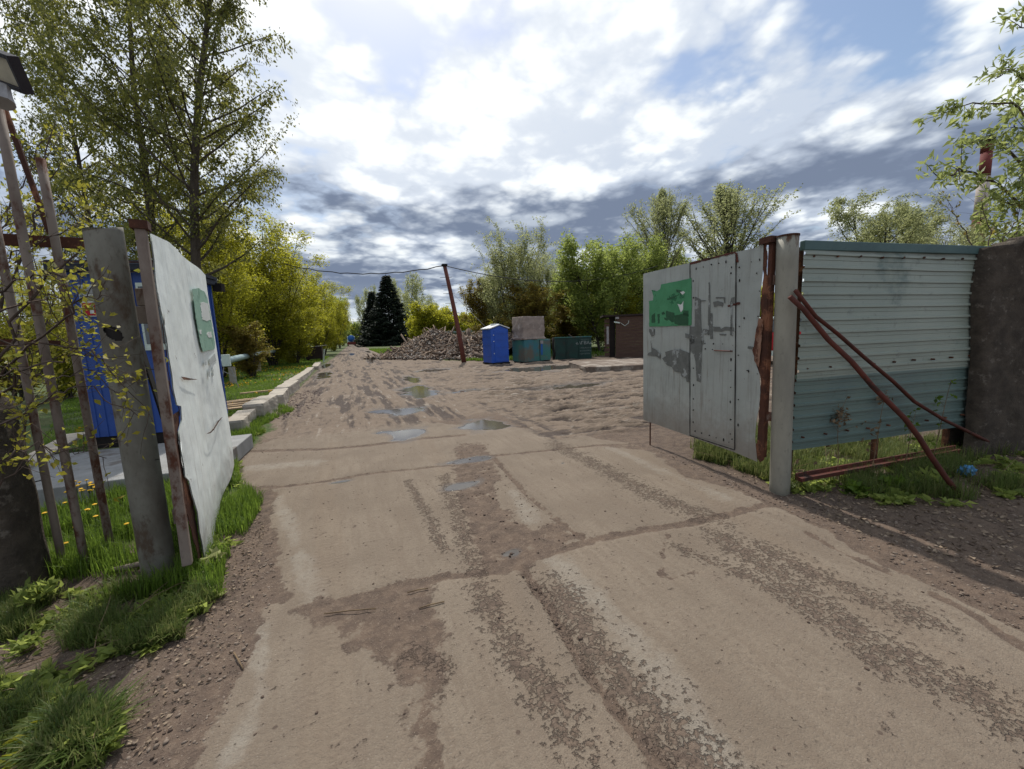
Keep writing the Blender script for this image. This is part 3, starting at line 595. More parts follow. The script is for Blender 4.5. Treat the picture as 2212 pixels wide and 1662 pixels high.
def right_panel():
    pl = Leaf(G(1702, 1058), G(2112, 985)); W_ = pl.at(2128, 560)[0]
    def sheet(z0, z1, off, m, name, parent):
        mb = MB(); pitch = .118; prof = []; z = z0
        while z < z1:
            for f, o in ((0, 0), (.26, 0), (.29, .005), (.36, .005), (.39, 0), (.60, 0), (.65, .018), (.82, .018), (.87, 0)):
                if z + f * pitch < z1: prof.append((z + f * pitch, o))
            z += pitch
        prof.append((z1, 0)); n = 40; V = []; F = []
        for i in range(n + 1):
            a = W_ * i / n; wv = .010 * math.sin(a * 2.1 + z0) + .006 * math.sin(a * 5.3 + 1)
            for (zz, o) in prof: V.append(pl.P(a, zz - .02 * a / W_ , off + o + wv))
        k = len(prof)
        for i in range(n):
            for j in range(k - 1): F.append((i * k + j, (i + 1) * k + j, (i + 1) * k + j + 1, i * k + j + 1))
        mb.add(V, F); return mb.build(name, m, parent)
    g = thing('corrugated_panel', 'wide fence panel of two horizontal teal profiled steel sheets between post and wall', 'fence', tuple(pl.A))
    zs = pl.at(1712, 822)[1]; zb = pl.at(1712, 972)[1]
    sheet(zb, zs + .05, .0, M['teal_lo'], 'lower_sheet', g); sheet(zs, RH - .10, .012, M['teal_hi'], 'upper_sheet', g)
    mb = MB(); mb.box(pl.P(W_ / 2, RH - .075, .01), (W_, .05, .085), (pl.e[0], pl.e[1])); mb.build('top_rail', M['teal_cap'], g, bevel=.006)
    mb = MB()
    for zz in (.5, 1.4, 2.1): mb.box(pl.P(W_ / 2, zz, -.05), (W_, .04, .05), (pl.e[0], pl.e[1]))
    for a in (.1, W_ * .5, W_ - .15): mb.box(pl.P(a, 1.15, -.09), (.05, .04, 2.3), (pl.e[0], pl.e[1]))
    mb.build('frame', M['rust'], g)
    mb = MB(); a = pl.at(1760, 527); b = pl.at(1860, 527); mb.box(pl.P((a[0] + b[0]) / 2, a[1] - .0, -.06), (b[0] - a[0], .03, .02), (pl.e[0], pl.e[1])); mb.build('loose_strip', M['dark'], g)
    for (px, py) in ((2105, 665), (2098, 775)):
        mb = MB(); q = pl.at(px, py); mb.box(pl.P(q[0] - .03, q[1], .025), (.09, .02, .04), (pl.e[0], pl.e[1])); mb.build('bracket', M['rust_red'], g)
    for i in range(9):
        for zz in (RH - .17, zs + .10, zb + .12):
            q = pl.P(.12 + i * (W_ - .25) / 8, zz + (.004 * (i % 3)), .036); mb = MB(); mb.tube([q - pl.n * .03, q], .010, 6); mb.build('screw', M['rust'], g)
    # braces
    d0 = .13; d1 = np.dot(G(2092, 1090) - pl.A, pl.n)
    def bent(pts, da, db, r, name, lab):
        n = len(pts); P_ = []; x0, x1 = pts[0][0], pts[-1][0]
        for (px, py) in pts:
            f = (px - x0) / (x1 - x0); of = da + (db - da) * f; d_ = ray(px, py); P_.append(CAMP + d_ * (np.dot(pl.n, pl.A + pl.n * of - CAMP) / np.dot(pl.n, d_)))
        mb = MB(); mb.tube(P_, r, 10); o = mb.build(name, M['rust_red'], None, True, origin=P_[-1]); tag(o, lab, 'pipe', 'rusty pipes propping the gate post'); return o
    bent([(1706, 641), (1735, 668), (1790, 735), (1840, 782), (1885, 835), (1925, 875), (1955, 905), (1985, 945), (2010, 985), (2045, 1035), (2092, 1092)], d0, d1, .021, 'brace_pipe', 'bent rusty pipe from the grey gate post down to the weeds in front')
    bent([(1718, 628), (1762, 684), (1810, 722), (1870, 775), (1930, 825), (1975, 868), (2040, 908), (2110, 942), (2150, 962)], d0 - .015, .16, .017, 'brace_pipe', 'thinner dark pipe crossing the corrugated panel and ending at the concrete wall')
    A = pl.P(.0, .14, .10); B = pl.P(*pl.at(2045, 968), .10); mb = MB()
    mb.box((A + B) / 2, (np.linalg.norm(B - A), .06, .035), tilt=((B - A) / np.linalg.norm(B - A), pl.n, UP)); mb.box((A + B) / 2 - pl.n * .03 + UP * .02, (np.linalg.norm(B - A), .012, .06), tilt=((B - A) / np.linalg.norm(B - A), pl.n, UP))
    o = mb.build('steel_angle', M['rust_red'], None, False, origin=A); tag(o, 'long rusty steel angle lying low in the weeds under the corrugated panel', 'steel beam')
    # rough concrete fence slab beyond
    E0 = pl.P(W_ - .16, 0); dr = pl.e * .96 + pl.n * .18; dr = dr / np.linalg.norm(dr); nn = np.array([dr[1], -dr[0], 0]); nn = nn if np.dot(nn, pl.n) > 0 else -nn
    nx, nz = 90, 70; V = []; F = []
    def wallpt(a, z, side):
        A_ = a; edge = .05 * math.sin(z * 2.2 + .3) + .012 * math.sin(z * 6.1); bul = .035 * fbm(np.array([a * 1.5]), np.array([z * 1.2]), 5, 4)[0] + .03 * fbm(np.array([a * 7]), np.array([z * 6]), 6, 3)[0]
        rnd_ = math.sqrt(max(0, 1 - (1 - min(1, a / .10)) ** 2)) * .10
        p = E0 + dr * (a + (1 - min(1, a / .5)) * edge) + UP * z + nn * ((rnd_ + bul) if side else -.12); return p
    top = lambda a: 2.31 + .04 * math.sin(a * 2) + (.05 if a > .35 else 0)
    for i in range(nx + 1):
        a = 3.4 * (i / nx) ** 1.25
        for j in range(nz + 1): V.append(wallpt(a, -.1 + (top(a) + .1) * j / nz, 1))
    for i in range(nx):
        for j in range(nz): q = i * (nz + 1) + j; F.append((q, q + nz + 1, q + nz + 2, q + 1))
    b0 = len(V)
    for i in range(nx + 1):
        a = 3.4 * (i / nx) ** 1.25; V.append(wallpt(a, -.1, 0)); V.append(wallpt(a, top(a), 0))
    for i in range(nx):
        F.append((i * (nz + 1) + nz, (i + 1) * (nz + 1) + nz, b0 + 2 * i + 3, b0 + 2 * i + 1)); F.append((b0 + 2 * i, b0 + 2 * i + 1, b0 + 2 * i + 3, b0 + 2 * i + 2))
    mb = MB(); mb.add(V, F); wl = thing('concrete_wall', 'rough dark concrete fence slab at the end of the corrugated panel', 'wall', tuple(E0)); mb.build('slab', M['conc_wall'], wl, True)
    mb = MB(); c = E0 + dr * 2.0 + nn * .16 + UP * 2.37; mb.box(c, (3.2, .42, .10), (dr[0], dr[1])); mb.build('coping', M['conc_wall'], wl, bevel=.02)
    return pl
RPANEL = right_panel()
# ------------------------------------------------------------------ left gate
LPOST = G(346, 1242); LH = 2.36
def left_gate():
    t = thing('gate_post', 'thick grey pipe gate post with a jagged dark hole burnt in its side', 'gate post', tuple(LPOST))
    R0 = .094; nt, nzz = 120, 280; V = []; F = []
    ax = CAMP - LPOST; ang0 = math.atan2(ax[1], ax[0])
    hole = None; lean = np.array([-.01, .0, 0])
    zc = None
    # hole centre, measured on the near side of the pipe
    dpt = depth_of(LPOST) - R0; hp = PD(244, 722, dpt); hz = hp[2]; hx = hp - LPOST; hth = math.atan2(hx[1], hx[0])
    # intersection on cylinder
    d = ray(242, 719); o_ = CAMP - LPOST; a_ = d[0] ** 2 + d[1] ** 2; b_ = 2 * (o_[0] * d[0] + o_[1] * d[1]); c_ = o_[0] ** 2 + o_[1] ** 2 - R0 ** 2
    disc = b_ * b_ - 4 * a_ * c_
    if disc > 0:
        tt = (-b_ - math.sqrt(disc)) / (2 * a_); hp = CAMP + d * tt; hz = hp[2]; hth = math.atan2(hp[1] - LPOST[1], hp[0] - LPOST[0])
    rnd = random.Random(2)
    for j in range(nzz + 1):
        z = -.1 + (LH + .1) * j / nzz
        for i in range(nt):
            th = 2 * math.pi * i / nt; V.append(LPOST + np.array([R0 * math.cos(th), R0 * math.sin(th), z + (0.03 * math.sin(th + .8) if j == nzz else 0)]))
    for j in range(nzz):
        for i in range(nt):
            th = 2 * math.pi * (i + .5) / nt; z = -.1 + (LH + .1) * (j + .5) / nzz
            dt = (th - hth + math.pi) % (2 * math.pi) - math.pi; u = dt * R0; v = z - hz
            ur = u * .8 + v * .6; vr = -u * .6 + v * .8
            if (ur / .036) ** 2 + (vr / .060) ** 2 + .5 * (fbm(np.array([u * 60]), np.array([v * 60]), 4, 3)[0] - .5) + rnd.uniform(-.08, .08) < 1: continue
            F.append((j * nt + i, j * nt + (i + 1) % nt, (j + 1) * nt + (i + 1) % nt, (j + 1) * nt + i))
    F.append(tuple(nzz * nt + i for i in range(nt)))
    mb = MB(); mb.add(V, F); mb.build('pipe', surf('mottled_old_pipe', (.215, .21, .175), (.12, .108, .088), 5, .75, .5, .006, (.085, .06, .042), 4.2, .50, .62, stretch=(1, 1, .5), detail=8), t, True)
    mb = MB(); mb.tube([LPOST + UP * z for z in (-.1, LH - .05)], R0 - .012, 24); mb.build('pipe_inside', M['dark'], t, True)
    # hanging wire on the post
    for pts, nm in (([(322, 789), (345, 795), (400, 798), (430, 799)], 0), ([(245, 790), (262, 805), (272, 840), (285, 878), (300, 900)], 1), ([(277, 945), (290, 985), (305, 1000), (345, 992)], 2)):
        mb = MB(); mb.tube([PD(px - (0 if nm != 0 else 80), py, depth_of(LPOST) - R0 - .012) for px, py in pts], .003, 5); mb.build('wire', M['cable'], t)
    lf = Leaf(G(437, 1240), G(503, 1052))
    g = thing('gate_leaf', 'open white sheet metal gate leaf with torn rusty edge beside the blue cabin', 'gate', tuple(lf.A))
    left = Z1([(1075, 330), (1090, 440), (1102, 520), (1110, 640), (1122, 740)]) + Z1([(1158, 762), (1178, 830), (1186, 930), (1165, 985), (1180, 1080), (1192, 1200), (1215, 1340), (1222, 1430), (1245, 1530)]) + Z2([(1172, 205), (1200, 212), (1204, 300), (1186, 380), (1200, 500), (1222, 620), (1228, 680), (1250, 710), (1268, 800), (1300, 920), (1316, 1050), (1335, 1130), (1358, 1262)])
    right = Z2([(1410, 1118), (1448, 960), (1490, 800), (1528, 700), (1560, 600), (1545, 470), (1500, 160), (1470, 10)]) + Z1([(1560, 1300), (1500, 900), (1460, 625), (1390, 560), (1290, 480), (1190, 390)])
    # the sheet is slightly dished: build as a fine grid clipped to the outline
    P2 = [lf.at(*p) for p in left + right]
    def dish(a, z): return .008 * math.sin(a * 4.1 + .6) + .005 * math.sin(z * 2.3 + a * 3) + .003 * math.sin(z * 5 - a * 6)
    mb = MB(); poly3 = [lf.P(a, z, dish(a, z)) for a, z in P2]
    me = bpy.data.meshes.new('tmp')
    import bmesh
    bm = bmesh.new(); vs = [bm.verts.new((a, z, 0)) for a, z in P2]; bm.faces.new(vs); bmesh.ops.triangulate(bm, faces=bm.faces[:])
    amax = max(a for a, z in P2); amin = min(a for a, z in P2); zmax = max(z for a, z in P2); zmin = min(z for a, z in P2)
    for q in np.arange(amin, amax, .06): bmesh.ops.bisect_plane(bm, geom=bm.verts[:] + bm.edges[:] + bm.faces[:], plane_co=(q, 0, 0), plane_no=(1, 0, 0))
    for q in np.arange(zmin, zmax, .12): bmesh.ops.bisect_plane(bm, geom=bm.verts[:] + bm.edges[:] + bm.faces[:], plane_co=(0, q, 0), plane_no=(0, 1, 0))
    V = [lf.P(v.co.x, v.co.y, dish(v.co.x, v.co.y)) for v in bm.verts]; bm.verts.index_update(); F = [tuple(v.index for v in f.verts) for f in bm.faces]; bm.free()
    V2 = [v - lf.n * .006 for v in V]; n = len(V)
    mb.add(V + V2, F + [tuple(i + n for i in f)[::-1] for f in F]); mb.build('sheet', M['sheet'], g, True)
    # rusty hinge-side box section
    fr = [p for p in Z1([(985, 370), (1065, 372), (1085, 470), (1110, 760), (1140, 900), (1160, 1100), (1200, 1400), (1225, 1660)]) + Z2([(1150, 250), (1180, 420), (1225, 660), (1275, 900), (1320, 1080), (1355, 1265), (1290, 1262), (1240, 1080), (1190, 900), (1150, 650), (1110, 420), (1055, 60)]) + Z1([(1090, 1400), (1030, 800), (1005, 600)])]
    a0, z1 = lf.at(318, 520); a1, z0 = lf.at(415, 1218)
    s_ = (lf.at(330, 700)[0] + lf.at(385, 1050)[0]) / 2
    mb = MB(); w = .052
    aT = lf.at(322, 522)[0]; aB = lf.at(418, 1216)[0]; zT = 2.33; zB = lf.at(418, 1216)[1]
    ax_ = lf.P(aB, zB, -.03) - lf.P(aT, zT, -.03); LL = np.linalg.norm(ax_)
    mb.box((lf.P(aB, zB, -.03) + lf.P(aT, zT, -.03)) / 2, (w, w, LL), tilt=(lf.e, lf.n, ax_ / LL)); 
    mb.build('hinge_stile', M['frame'], g, bevel=.006)
    rp = Z1([(1060, 330), (1090, 330), (1105, 520), (1125, 740), (1165, 765), (1190, 920), (1170, 985), (1195, 1130), (1215, 1340), (1235, 1430), (1290, 1570), (1290, 1620)]) + Z2([(1208, 212), (1208, 330), (1195, 400), (1230, 600), (1270, 720), (1310, 900), (1330, 1060), (1362, 1268), (1350, 1270), (1290, 1040), (1240, 820), (1190, 560), (1160, 300), (1140, 40)]) + Z1([(1195, 1420), (1150, 1000), (1120, 820), (1085, 560)])
    flat('rusted_edge', lf, [rp], M['rust'], g, -.012, .004, 1.2, 7, 8)
    mb = MB(); mb.box(lf.P(aT, zT + .02, -.03), (.075, .085, .05), (lf.e[0], lf.e[1])); mb.build('cap', M['rust'], g)
    ps = flat('poster', lf, [Z1([(1350, 722), (1395, 718), (1435, 740), (1458, 790), (1480, 900), (1512, 1100), (1510, 1148), (1425, 1170), (1400, 1080), (1370, 900)])], M['poster_pale'], g, .016, .002, .7, 3, 5)
    flat('torn_patch', lf, [Z1([(1405, 825), (1430, 815), (1465, 830), (1468, 870), (1480, 940), (1450, 950), (1420, 940), (1412, 890)]), Z1([(1395, 1015), (1410, 1010), (1412, 1040), (1400, 1045)]), Z1([(1455, 1030), (1485, 1025), (1490, 1065), (1465, 1070), (1450, 1045)])], M['paper'], ps, .0185, .002, .9, 4, 3)
    flat('grey_overpaint', lf, [Z1([(1435, 1240), (1450, 1238), (1452, 1262), (1438, 1265)]), Z1([(1470, 1225), (1512, 1180), (1520, 1235), (1475, 1262)]), Z1([(1468, 1290), (1474, 1290), (1478, 1350), (1470, 1350)]), Z1([(1492, 1280), (1498, 1280), (1502, 1340), (1495, 1340)])], surf('faint_smear', (.45, .48, .47), (.36, .39, .38), 20), g, .017, .002, .5, 6, 3)
    flat('rust_scar', lf, [Z1([(1265, 1345), (1300, 1352), (1330, 1358), (1390, 1366), (1330, 1370), (1290, 1368)]), Z2([(1355, 398), (1385, 385), (1410, 360), (1440, 310), (1470, 284), (1440, 322), (1415, 365), (1388, 392)])], M['rust'], g, .016, .002, .4, 8, 3)
    mb = MB(); a = PD(298, 728, depth_of(lf.A) + .10); b = PD(352, 900, depth_of(lf.A) + .35); v = (b - a); q = np.linalg.norm(v); v /= q
    s = np.cross(v, lf.e); s /= np.linalg.norm(s); mb.box((a + b) / 2, (q, .012, .10), tilt=(v, s, np.cross(v, s))); mb.build('brace_plate', M['dark'], g)
    for (y0, y1, dx) in ((624, 700, 300), (1062, 1128, 372)):
        for k in range(2):
            ya = y0 + (y1 - y0) * .5 * k; yb = ya + (y1 - y0) * .5
            mb = MB(); dd = depth_of(lf.A) + .02; pa = PD(dx + 18 * (1 - .3 * k) + (6 if y0 > 900 else 0), ya, dd); pb = PD(dx + 18 * (1 - .3 * k) + (9 if y0 > 900 else 4), yb, dd)
            mb.box((pa + pb) / 2, (.12 if k == 0 else .085, .06, abs(pa[2] - pb[2]) * .97), (1, .1)); mb.build('hinge', M['frame'], g, bevel=.005)
    mb = MB(); 
    return lf
LLEAF = left_gate()
# ------------------------------------------------------------------ left side: bars, floodlight, cabin
def left_fence():
    bars = [((140, 1240), 430, .022, 'bar'), ((188, 1238), 226, .024, 'lamp'), ((243, 1205), 343, .024, 'bar')]
    base = G(188, 1238)
    f = thing('bar_fence', 'rusty fence of upright steel bars leaning beside the left gate post', 'fence', tuple(base))
    def bar(b, topy, r, parent, name='bar'):
        P0 = G(*b); lo, hi = 0, 4.2
        for _ in range(40):
            m = (lo + hi) / 2
            if proj((P0[0], P0[1], m))[1] > topy: lo = m
            else: hi = m
        mb = MB(); mb.tube([P0 + UP * z for z in np.linspace(-.1, lo, 8)], r, 12); mb.build(name, M['frame'], parent, True); return P0, lo
    bar(bars[0][0], bars[0][1], bars[0][2], f); bar(bars[2][0], bars[2][1], bars[2][2], f)
    P0 = G(86, 1262); mb = MB(); mb.tube([P0 + UP * z for z in np.linspace(-.1, 1.9, 8)], .020, 12)
    dd = depth_of(base) - .0
    for (xa, ya, xb, yb, w, nm) in ((-160, 510, 212, 528, .075, 'rail'), (-160, 735, 130, 742, .04, 'rail')):
        a = PD(xa, ya, dd * .86); b = PD(xb, yb, dd * 1.03); v = b - a; q = np.linalg.norm(v); v /= q; s = np.cross(UP, v); s /= np.linalg.norm(s)
        mb = MB(); mb.box((a + b) / 2, (q, .03, w), tilt=(v, s, np.cross(v, s))); mb.build(nm, M['rust'], f)
    mb = MB(); a = PD(10, 236, dd - .03); b = PD(108, 505, dd + .08); mb.tube([a, b], .018, 8); mb.build('diagonal_stay', M['rust'], f)
    a, b = PD(60, 1054, dd), PD(100, 1038, dd); mb = MB(); mb.tube([PD(20, 1052, dd), PD(60, 1048, dd), a * .5 + b * .5 + UP * .02, PD(98, 1036, dd)], .005, 5); mb.build('wire', M['cable'], f)
    a = G(330, 1212, .08); b = G(243, 1232, .05); mb = MB(); mb.tube([a, b], .018, 8); o = mb.build('pipe_stub', M['frame'], f)
    # floodlight on the tallest pole
    lp = thing('floodlight_pole', 'thin pole with a dusty rectangular floodlight rising behind the rusty bars', 'lamp', tuple(base))
    P0, h = bar(bars[1][0], bars[1][1], bars[1][2], lp, 'pole')
    tpd = depth_of(P0 + UP * h)
    q = [PD(-82, 94, tpd - .02), PD(50, 143, tpd - .08), PD(34, 184, tpd + .02), PD(-90, 136, tpd + .08)]
    c = sum(q) / 4; ex = q[1] - q[0]; ex /= np.linalg.norm(ex); ey = q[2] - q[1]; ey -= ex * np.dot(ex, ey); ey /= np.linalg.norm(ey); nz = np.cross(ex, ey)
    if np.dot(nz, CAMP - c) < 0: nz = -nz; 
    W1 = np.linalg.norm(q[1] - q[0]); H1 = np.linalg.norm(q[2] - q[1]) * .95
    mb = MB()
    mb.box(c - nz * .022, (W1, H1, .03), tilt=(ex, ey, nz))
    for sx in (-1, 1): mb.box(c + ex * sx * (W1 / 2 - .012) + nz * .004, (.024, H1, .03), tilt=(ex, ey, nz)); mb.box(c + ey * sx * (H1 / 2 - .012) + nz * .004, (W1 - .05, .024, .03), tilt=(ex, ey, nz))
    hd = mb.build('lamp_head', M['lampbody'], lp, bevel=.003)
    mb = MB(); mb.box(c - nz * .004, (W1 - .05, H1 - .05, .006), tilt=(ex, ey, nz)); mb.build('lens', M['lampglass'], hd)
    mb = MB(); a = PD(2, 205, tpd - .03); mb.tube([PD(-22, 176, tpd - .05), PD(0, 190, tpd - .02), PD(8, 224, tpd - .04)], [.02, .045, .050], 10); mb.build('bracket', M['bracket'], lp)
    # broken concrete pier at the far left
    P0 = G(30, 1290); nrm = P0.copy()
    mb = MB(); V = []; F = []; n1, n2 = 28, 40
    for j in range(n2 + 1):
        z = -.1 + 1.45 * j / n2
        for i in range(n1):
            th = 2 * math.pi * i / n1; ct, st = math.cos(th), math.sin(th); sq = 1 / max(abs(ct) ** 4 + abs(st) ** 4, 1e-6) ** .25
            r = (.155 - .02 * z) * sq * (1 if z < 1.25 else max(.4, 1 - (z - 1.25) * 4)) + .03 * (fbm(np.array([th * 2.0]), np.array([z * 3.]), 3, 4)[0] - .5)
            V.append(P0 + np.array([r * ct * 1.0 - .02, r * st * 1.1 + .05, z + (0.05 * math.sin(th * 2)) * (z > 1)]))
    for j in range(n2):
        for i in range(n1): F.append((j * n1 + i, j * n1 + (i + 1) % n1, (j + 1) * n1 + (i + 1) % n1, (j + 1) * n1 + i))
    F.append(tuple(n2 * n1 + i for i in range(n1))); mb.add(V, F)
    o = mb.build('concrete_pier', M['conc_wall'], None, True, origin=P0); tag(o, 'crumbling dark concrete pier at the left edge of the bar fence', 'pillar')
left_fence()
def cabin():
    fl = G(198, 955, .3); e = G(357, 942, .3) - fl; e[2] = 0; e /= np.linalg.norm(e); fdir = np.array([-e[1], e[0], 0])
    bk = G(489, 900, .3); a = np.dot(bk - fl, e); b = np.dot(bk - fl, fdir)
    zb = .36; zt = 2.68
    g = thing('guard_cabin', 'blue ribbed metal guard cabin with a dark flat roof and notices', 'cabin', (fl[0], fl[1], .2))
    at = lambda u, v, z: fl * [1, 1, 0] + e * u + fdir * v + UP * z
    def ribbed(p0, d, n, w, name):
        mb = MB(); V = []; pitch = .115; prof = []; u = 0
        while u < w:
            for f, o in ((0, 0), (.75, 0), (.8, .012), (.95, .012)):
                if u + f * pitch < w: prof.append((u + f * pitch, o))
            u += pitch
        prof.append((w, 0)); k = len(prof)
        for (uu, o) in prof: V += [p0 + d * uu + n * o + UP * zb, p0 + d * uu + n * o + UP * zt]
        mb.add(V, [(2 * i, 2 * i + 2, 2 * i + 3, 2 * i + 1) for i in range(k - 1)]); return mb.build(name, M['blue'], g)
    ribbed(at(0, 0, 0), e, -fdir, a, 'front_wall'); ribbed(at(a, 0, 0), fdir, e, b, 'side_wall'); ribbed(at(0, 0, 0), fdir, -e, b, 'side_wall'); ribbed(at(0, b, 0), e, fdir, a, 'back_wall')
    mb = MB(); mb.box(at(a / 2, b / 2, .27), (a - .02, b - .02, .16), (e[0], e[1])); mb.build('base_frame', M['dark'], g)
    mb = MB()
    for u, v in ((0, 0), (a, 0), (0, b), (a, b)): mb = MB(); mb.box(at(u, v, (zb + zt) / 2), (.05, .05, zt - zb), (e[0], e[1])); mb.build('corner_post', M['blue'], g)
    mb = MB(); mb.box(at(a / 2, b / 2, zt + .05), (a + .16, b + .30, .10), (e[0], e[1])); rf = mb.build('roof', M['roof_dark'], g, bevel=.012)
    mb = MB(); mb.box(at(a / 2, b / 2, zt + .12), (a + .20, b + .2, .05), (e[0], e[1])); mb.build('roof_cover', M['roof_dark'], rf)
    mb = MB(); mb.box(at(a + .1, b + .12, zt - .03), (.14, .14, .14), (e[0], e[1])); mb.build('gutter_end', M['dark'], g)
    mb = MB(); mb.box(at(a / 2, -.19, zt + .103), (a + .14, .02, .012), (e[0], e[1])); mb.build('drip_edge', M['rust'], rf)
    lf = Leaf(fl - fdir * .0, fl + e); lf.e = e; lf.n = -fdir
    def rect(x0, y0, x1, y1, off, m, name, parent, th=.01):
        (u0, z0), (u1, z1) = lf.at(x0, y0), lf.at(x1, y1); mb = MB(); mb.box(lf.P((u0 + u1) / 2, (z0 + z1) / 2, off), (abs(u1 - u0), th, abs(z1 - z0)), (e[0], e[1])); return mb.build(name, m, parent)
    w = rect(296, 612, 372, 755, .025, M['white'], 'window_frame', g, .04); rect(303, 620, 366, 742, .036, M['glass'], 'pane', w, .03)
    n = rect(170, 616, 214, 654, .02, M['paper'], 'notice', g); rect(173, 620, 184, 650, .024, surf('blue_grey_print', (.12, .18, .30), (.08, .12, .2), 30), 'printed_column', n, .01); rect(186, 622, 208, 636, .024, surf('pale_print', (.35, .36, .36), (.28, .29, .3), 60, stretch=(1, 1, 3)), 'printed_text', n, .01); rect(187, 640, 208, 651, .024, surf('olive_print', (.25, .26, .12), (.3, .32, .2), 30), 'printed_picture', n, .01)
    s = rect(177, 655, 218, 684, .02, M['paper'], 'fire_sign', g); rect(179.5, 655.5, 217, 682, .024, M['red'], 'red_field', s)
    mb = MB(); pts = [(199, 678), (198.5, 663), (200, 659), (202.5, 657), (205, 659), (206.5, 663), (207.5, 678)]; tri_fill(mb, lf.poly(pts, .034), lf.n * -.004); mb.build('extinguisher_symbol', M['paper'], s)
    # slab under the cabin, with its step and kerb
    F0 = G(20, 1066, .22); F1 = G(420, 1015, .22)
    d = F1 - F0; d[2] = 0; d /= np.linalg.norm(d); nn = np.array([-d[1], d[0], 0])
    t = thing('concrete_slab', 'low grey concrete slab under the blue cabin', 'slab', (F0[0], F0[1], 0))
    mb = MB(); L_ = np.dot(G(455, 1010, .22) - F0, d); wd = 1.75
    mb.box(F0 * [1, 1, 0] + d * (L_ / 2 - .6) + nn * wd / 2 + UP * .11, (L_ + 1.2, wd, .22), (d[0], d[1])); mb.build('slab', M['conc_slab'], t, bevel=.012)
    a_, b_ = G(10, 1030, .22), G(168, 940, .22); v = (b_ - a_); v[2] = 0; q = np.linalg.norm(v); v /= q; mb = MB(); mb.box((a_ + b_) / 2 + UP * .015, (q, .26, .05), (v[0], v[1])); o = mb.build('kerb_stone', M['conc'], None, origin=a_, bevel=.01); tag(o, 'pale kerb stone along the rear edge of the cabin slab', 'kerb')
cabin()
# ------------------------------------------------------------------ kerb blocks, planks, pipe
def rough_block(name, c, size, ang, m, seed, amp=.018, sub=5, tilt=0):
    import bmesh
    bm = bmesh.new(); bmesh.ops.create_cube(bm, size=1); bmesh.ops.subdivide_edges(bm, edges=bm.edges[:], cuts=sub, use_grid_fill=True)
    rnd = random.Random(seed); co = np.array([v.co[:] for v in bm.verts]) * np.array(size)
    k = fbm(co[:, 0] * 3 + co[:, 2] * 5 + seed * 3.1, co[:, 1] * 3 + co[:, 2] * 2, seed, 4) - .5
    lim = np.array(size) / 2; e = np.sort(np.abs(co) / lim, axis=1); edge = np.clip((e[:, 1] - .9) * 10, 0, 1)
    co = co * (1 + (k * amp * 2)[:, None] / np.maximum(lim, .1) * .5 - edge[:, None] * .035 * (1 + k[:, None]))
    ca, sa = math.cos(ang), math.sin(ang)
    for v, p in zip(bm.verts, co): v.co = (p[0] * ca - p[1] * sa, p[0] * sa + p[1] * ca, p[2] + p[1] * tilt)
    me = bpy.data.meshes.new(name); bm.to_mesh(me); bm.free(); me.materials.append(m); 
    return link(name, me, None, c)
blk = [(8.2, 9.45, -2.02, .30, .27, 'nearest low concrete kerb block half sunk in grass by the white gate'), (9.55, 11.1, -1.93, .40, .36, 'tallest pale concrete block second from the gate'), (11.3, 13.1, -1.86, .38, .31, 'pale concrete block with a sloping top beside the rubble strip'),
       (13.4, 15.6, -1.92, .40, .30, 'darker chipped concrete block in the middle of the kerb row'), (15.9, 20.0, -2.02, .34, .24, 'long flat concrete block after the dark chipped one'), (20.3, 25.2, -2.03, .34, .20, 'long mossy concrete block near the far end of the kerb row'), (25.5, 30.5, -1.93, .36, .24, 'farthest concrete block of the kerb row by the brown bin')]
for i, (y0, y1, xc, w, h, lab) in enumerate(blk):
    o = rough_block('kerb_block', (xc, (y0 + y1) / 2, h / 2 - .03), (w, y1 - y0, h + .06), random.Random(i).uniform(-.05, .05), M['conc'], i + 3, .05, 7)
    tag(o, lab, 'concrete block', 'concrete blocks along the lawn edge')
rnd = random.Random(5)
def planks():
    k = 0
    labs = ['topmost sawn plank of the small stack on the lawn', 'sawn plank lying flat beside the white gate edge', 'long sawn plank in the middle of the stack', 'short sawn plank on the far side of the stack', 'bottom sawn plank of the stack poking out right', 'sawn plank lying near the kerb blocks alone']
    for i, (px, py, ang, ln) in enumerate([(505, 868, .5, 1.1), (515, 876, .45, 1.2), (524, 872, .5, 1.2), (536, 876, .35, 1.1), (540, 882, .3, .9), (508, 906, .9, .7)]):
        p = G(px, py, .08); mb = MB(); mb.box((0, 0, 0), (ln, .15, .035), (math.cos(ang), math.sin(ang))); o = mb.build('plank', M['wood'], None, bevel=.003); o.location = (p[0], p[1], gz(p[0], p[1]) + .06 + .02 * (i % 3) + .02)
        o.rotation_euler = (rnd.uniform(-.05, .05), rnd.uniform(-.04, .04), 0); tag(o, labs[i], 'plank', 'planks on the lawn')
    p = G(578, 846, .05); mb = MB(); mb.box((0, 0, 0), (1.5, .14, .05), (.95, .3)); o = mb.build('plank', M['wood']); o.location = (p[0], p[1], .07); tag(o, 'lone thin plank far back on the lawn', 'plank')
planks()
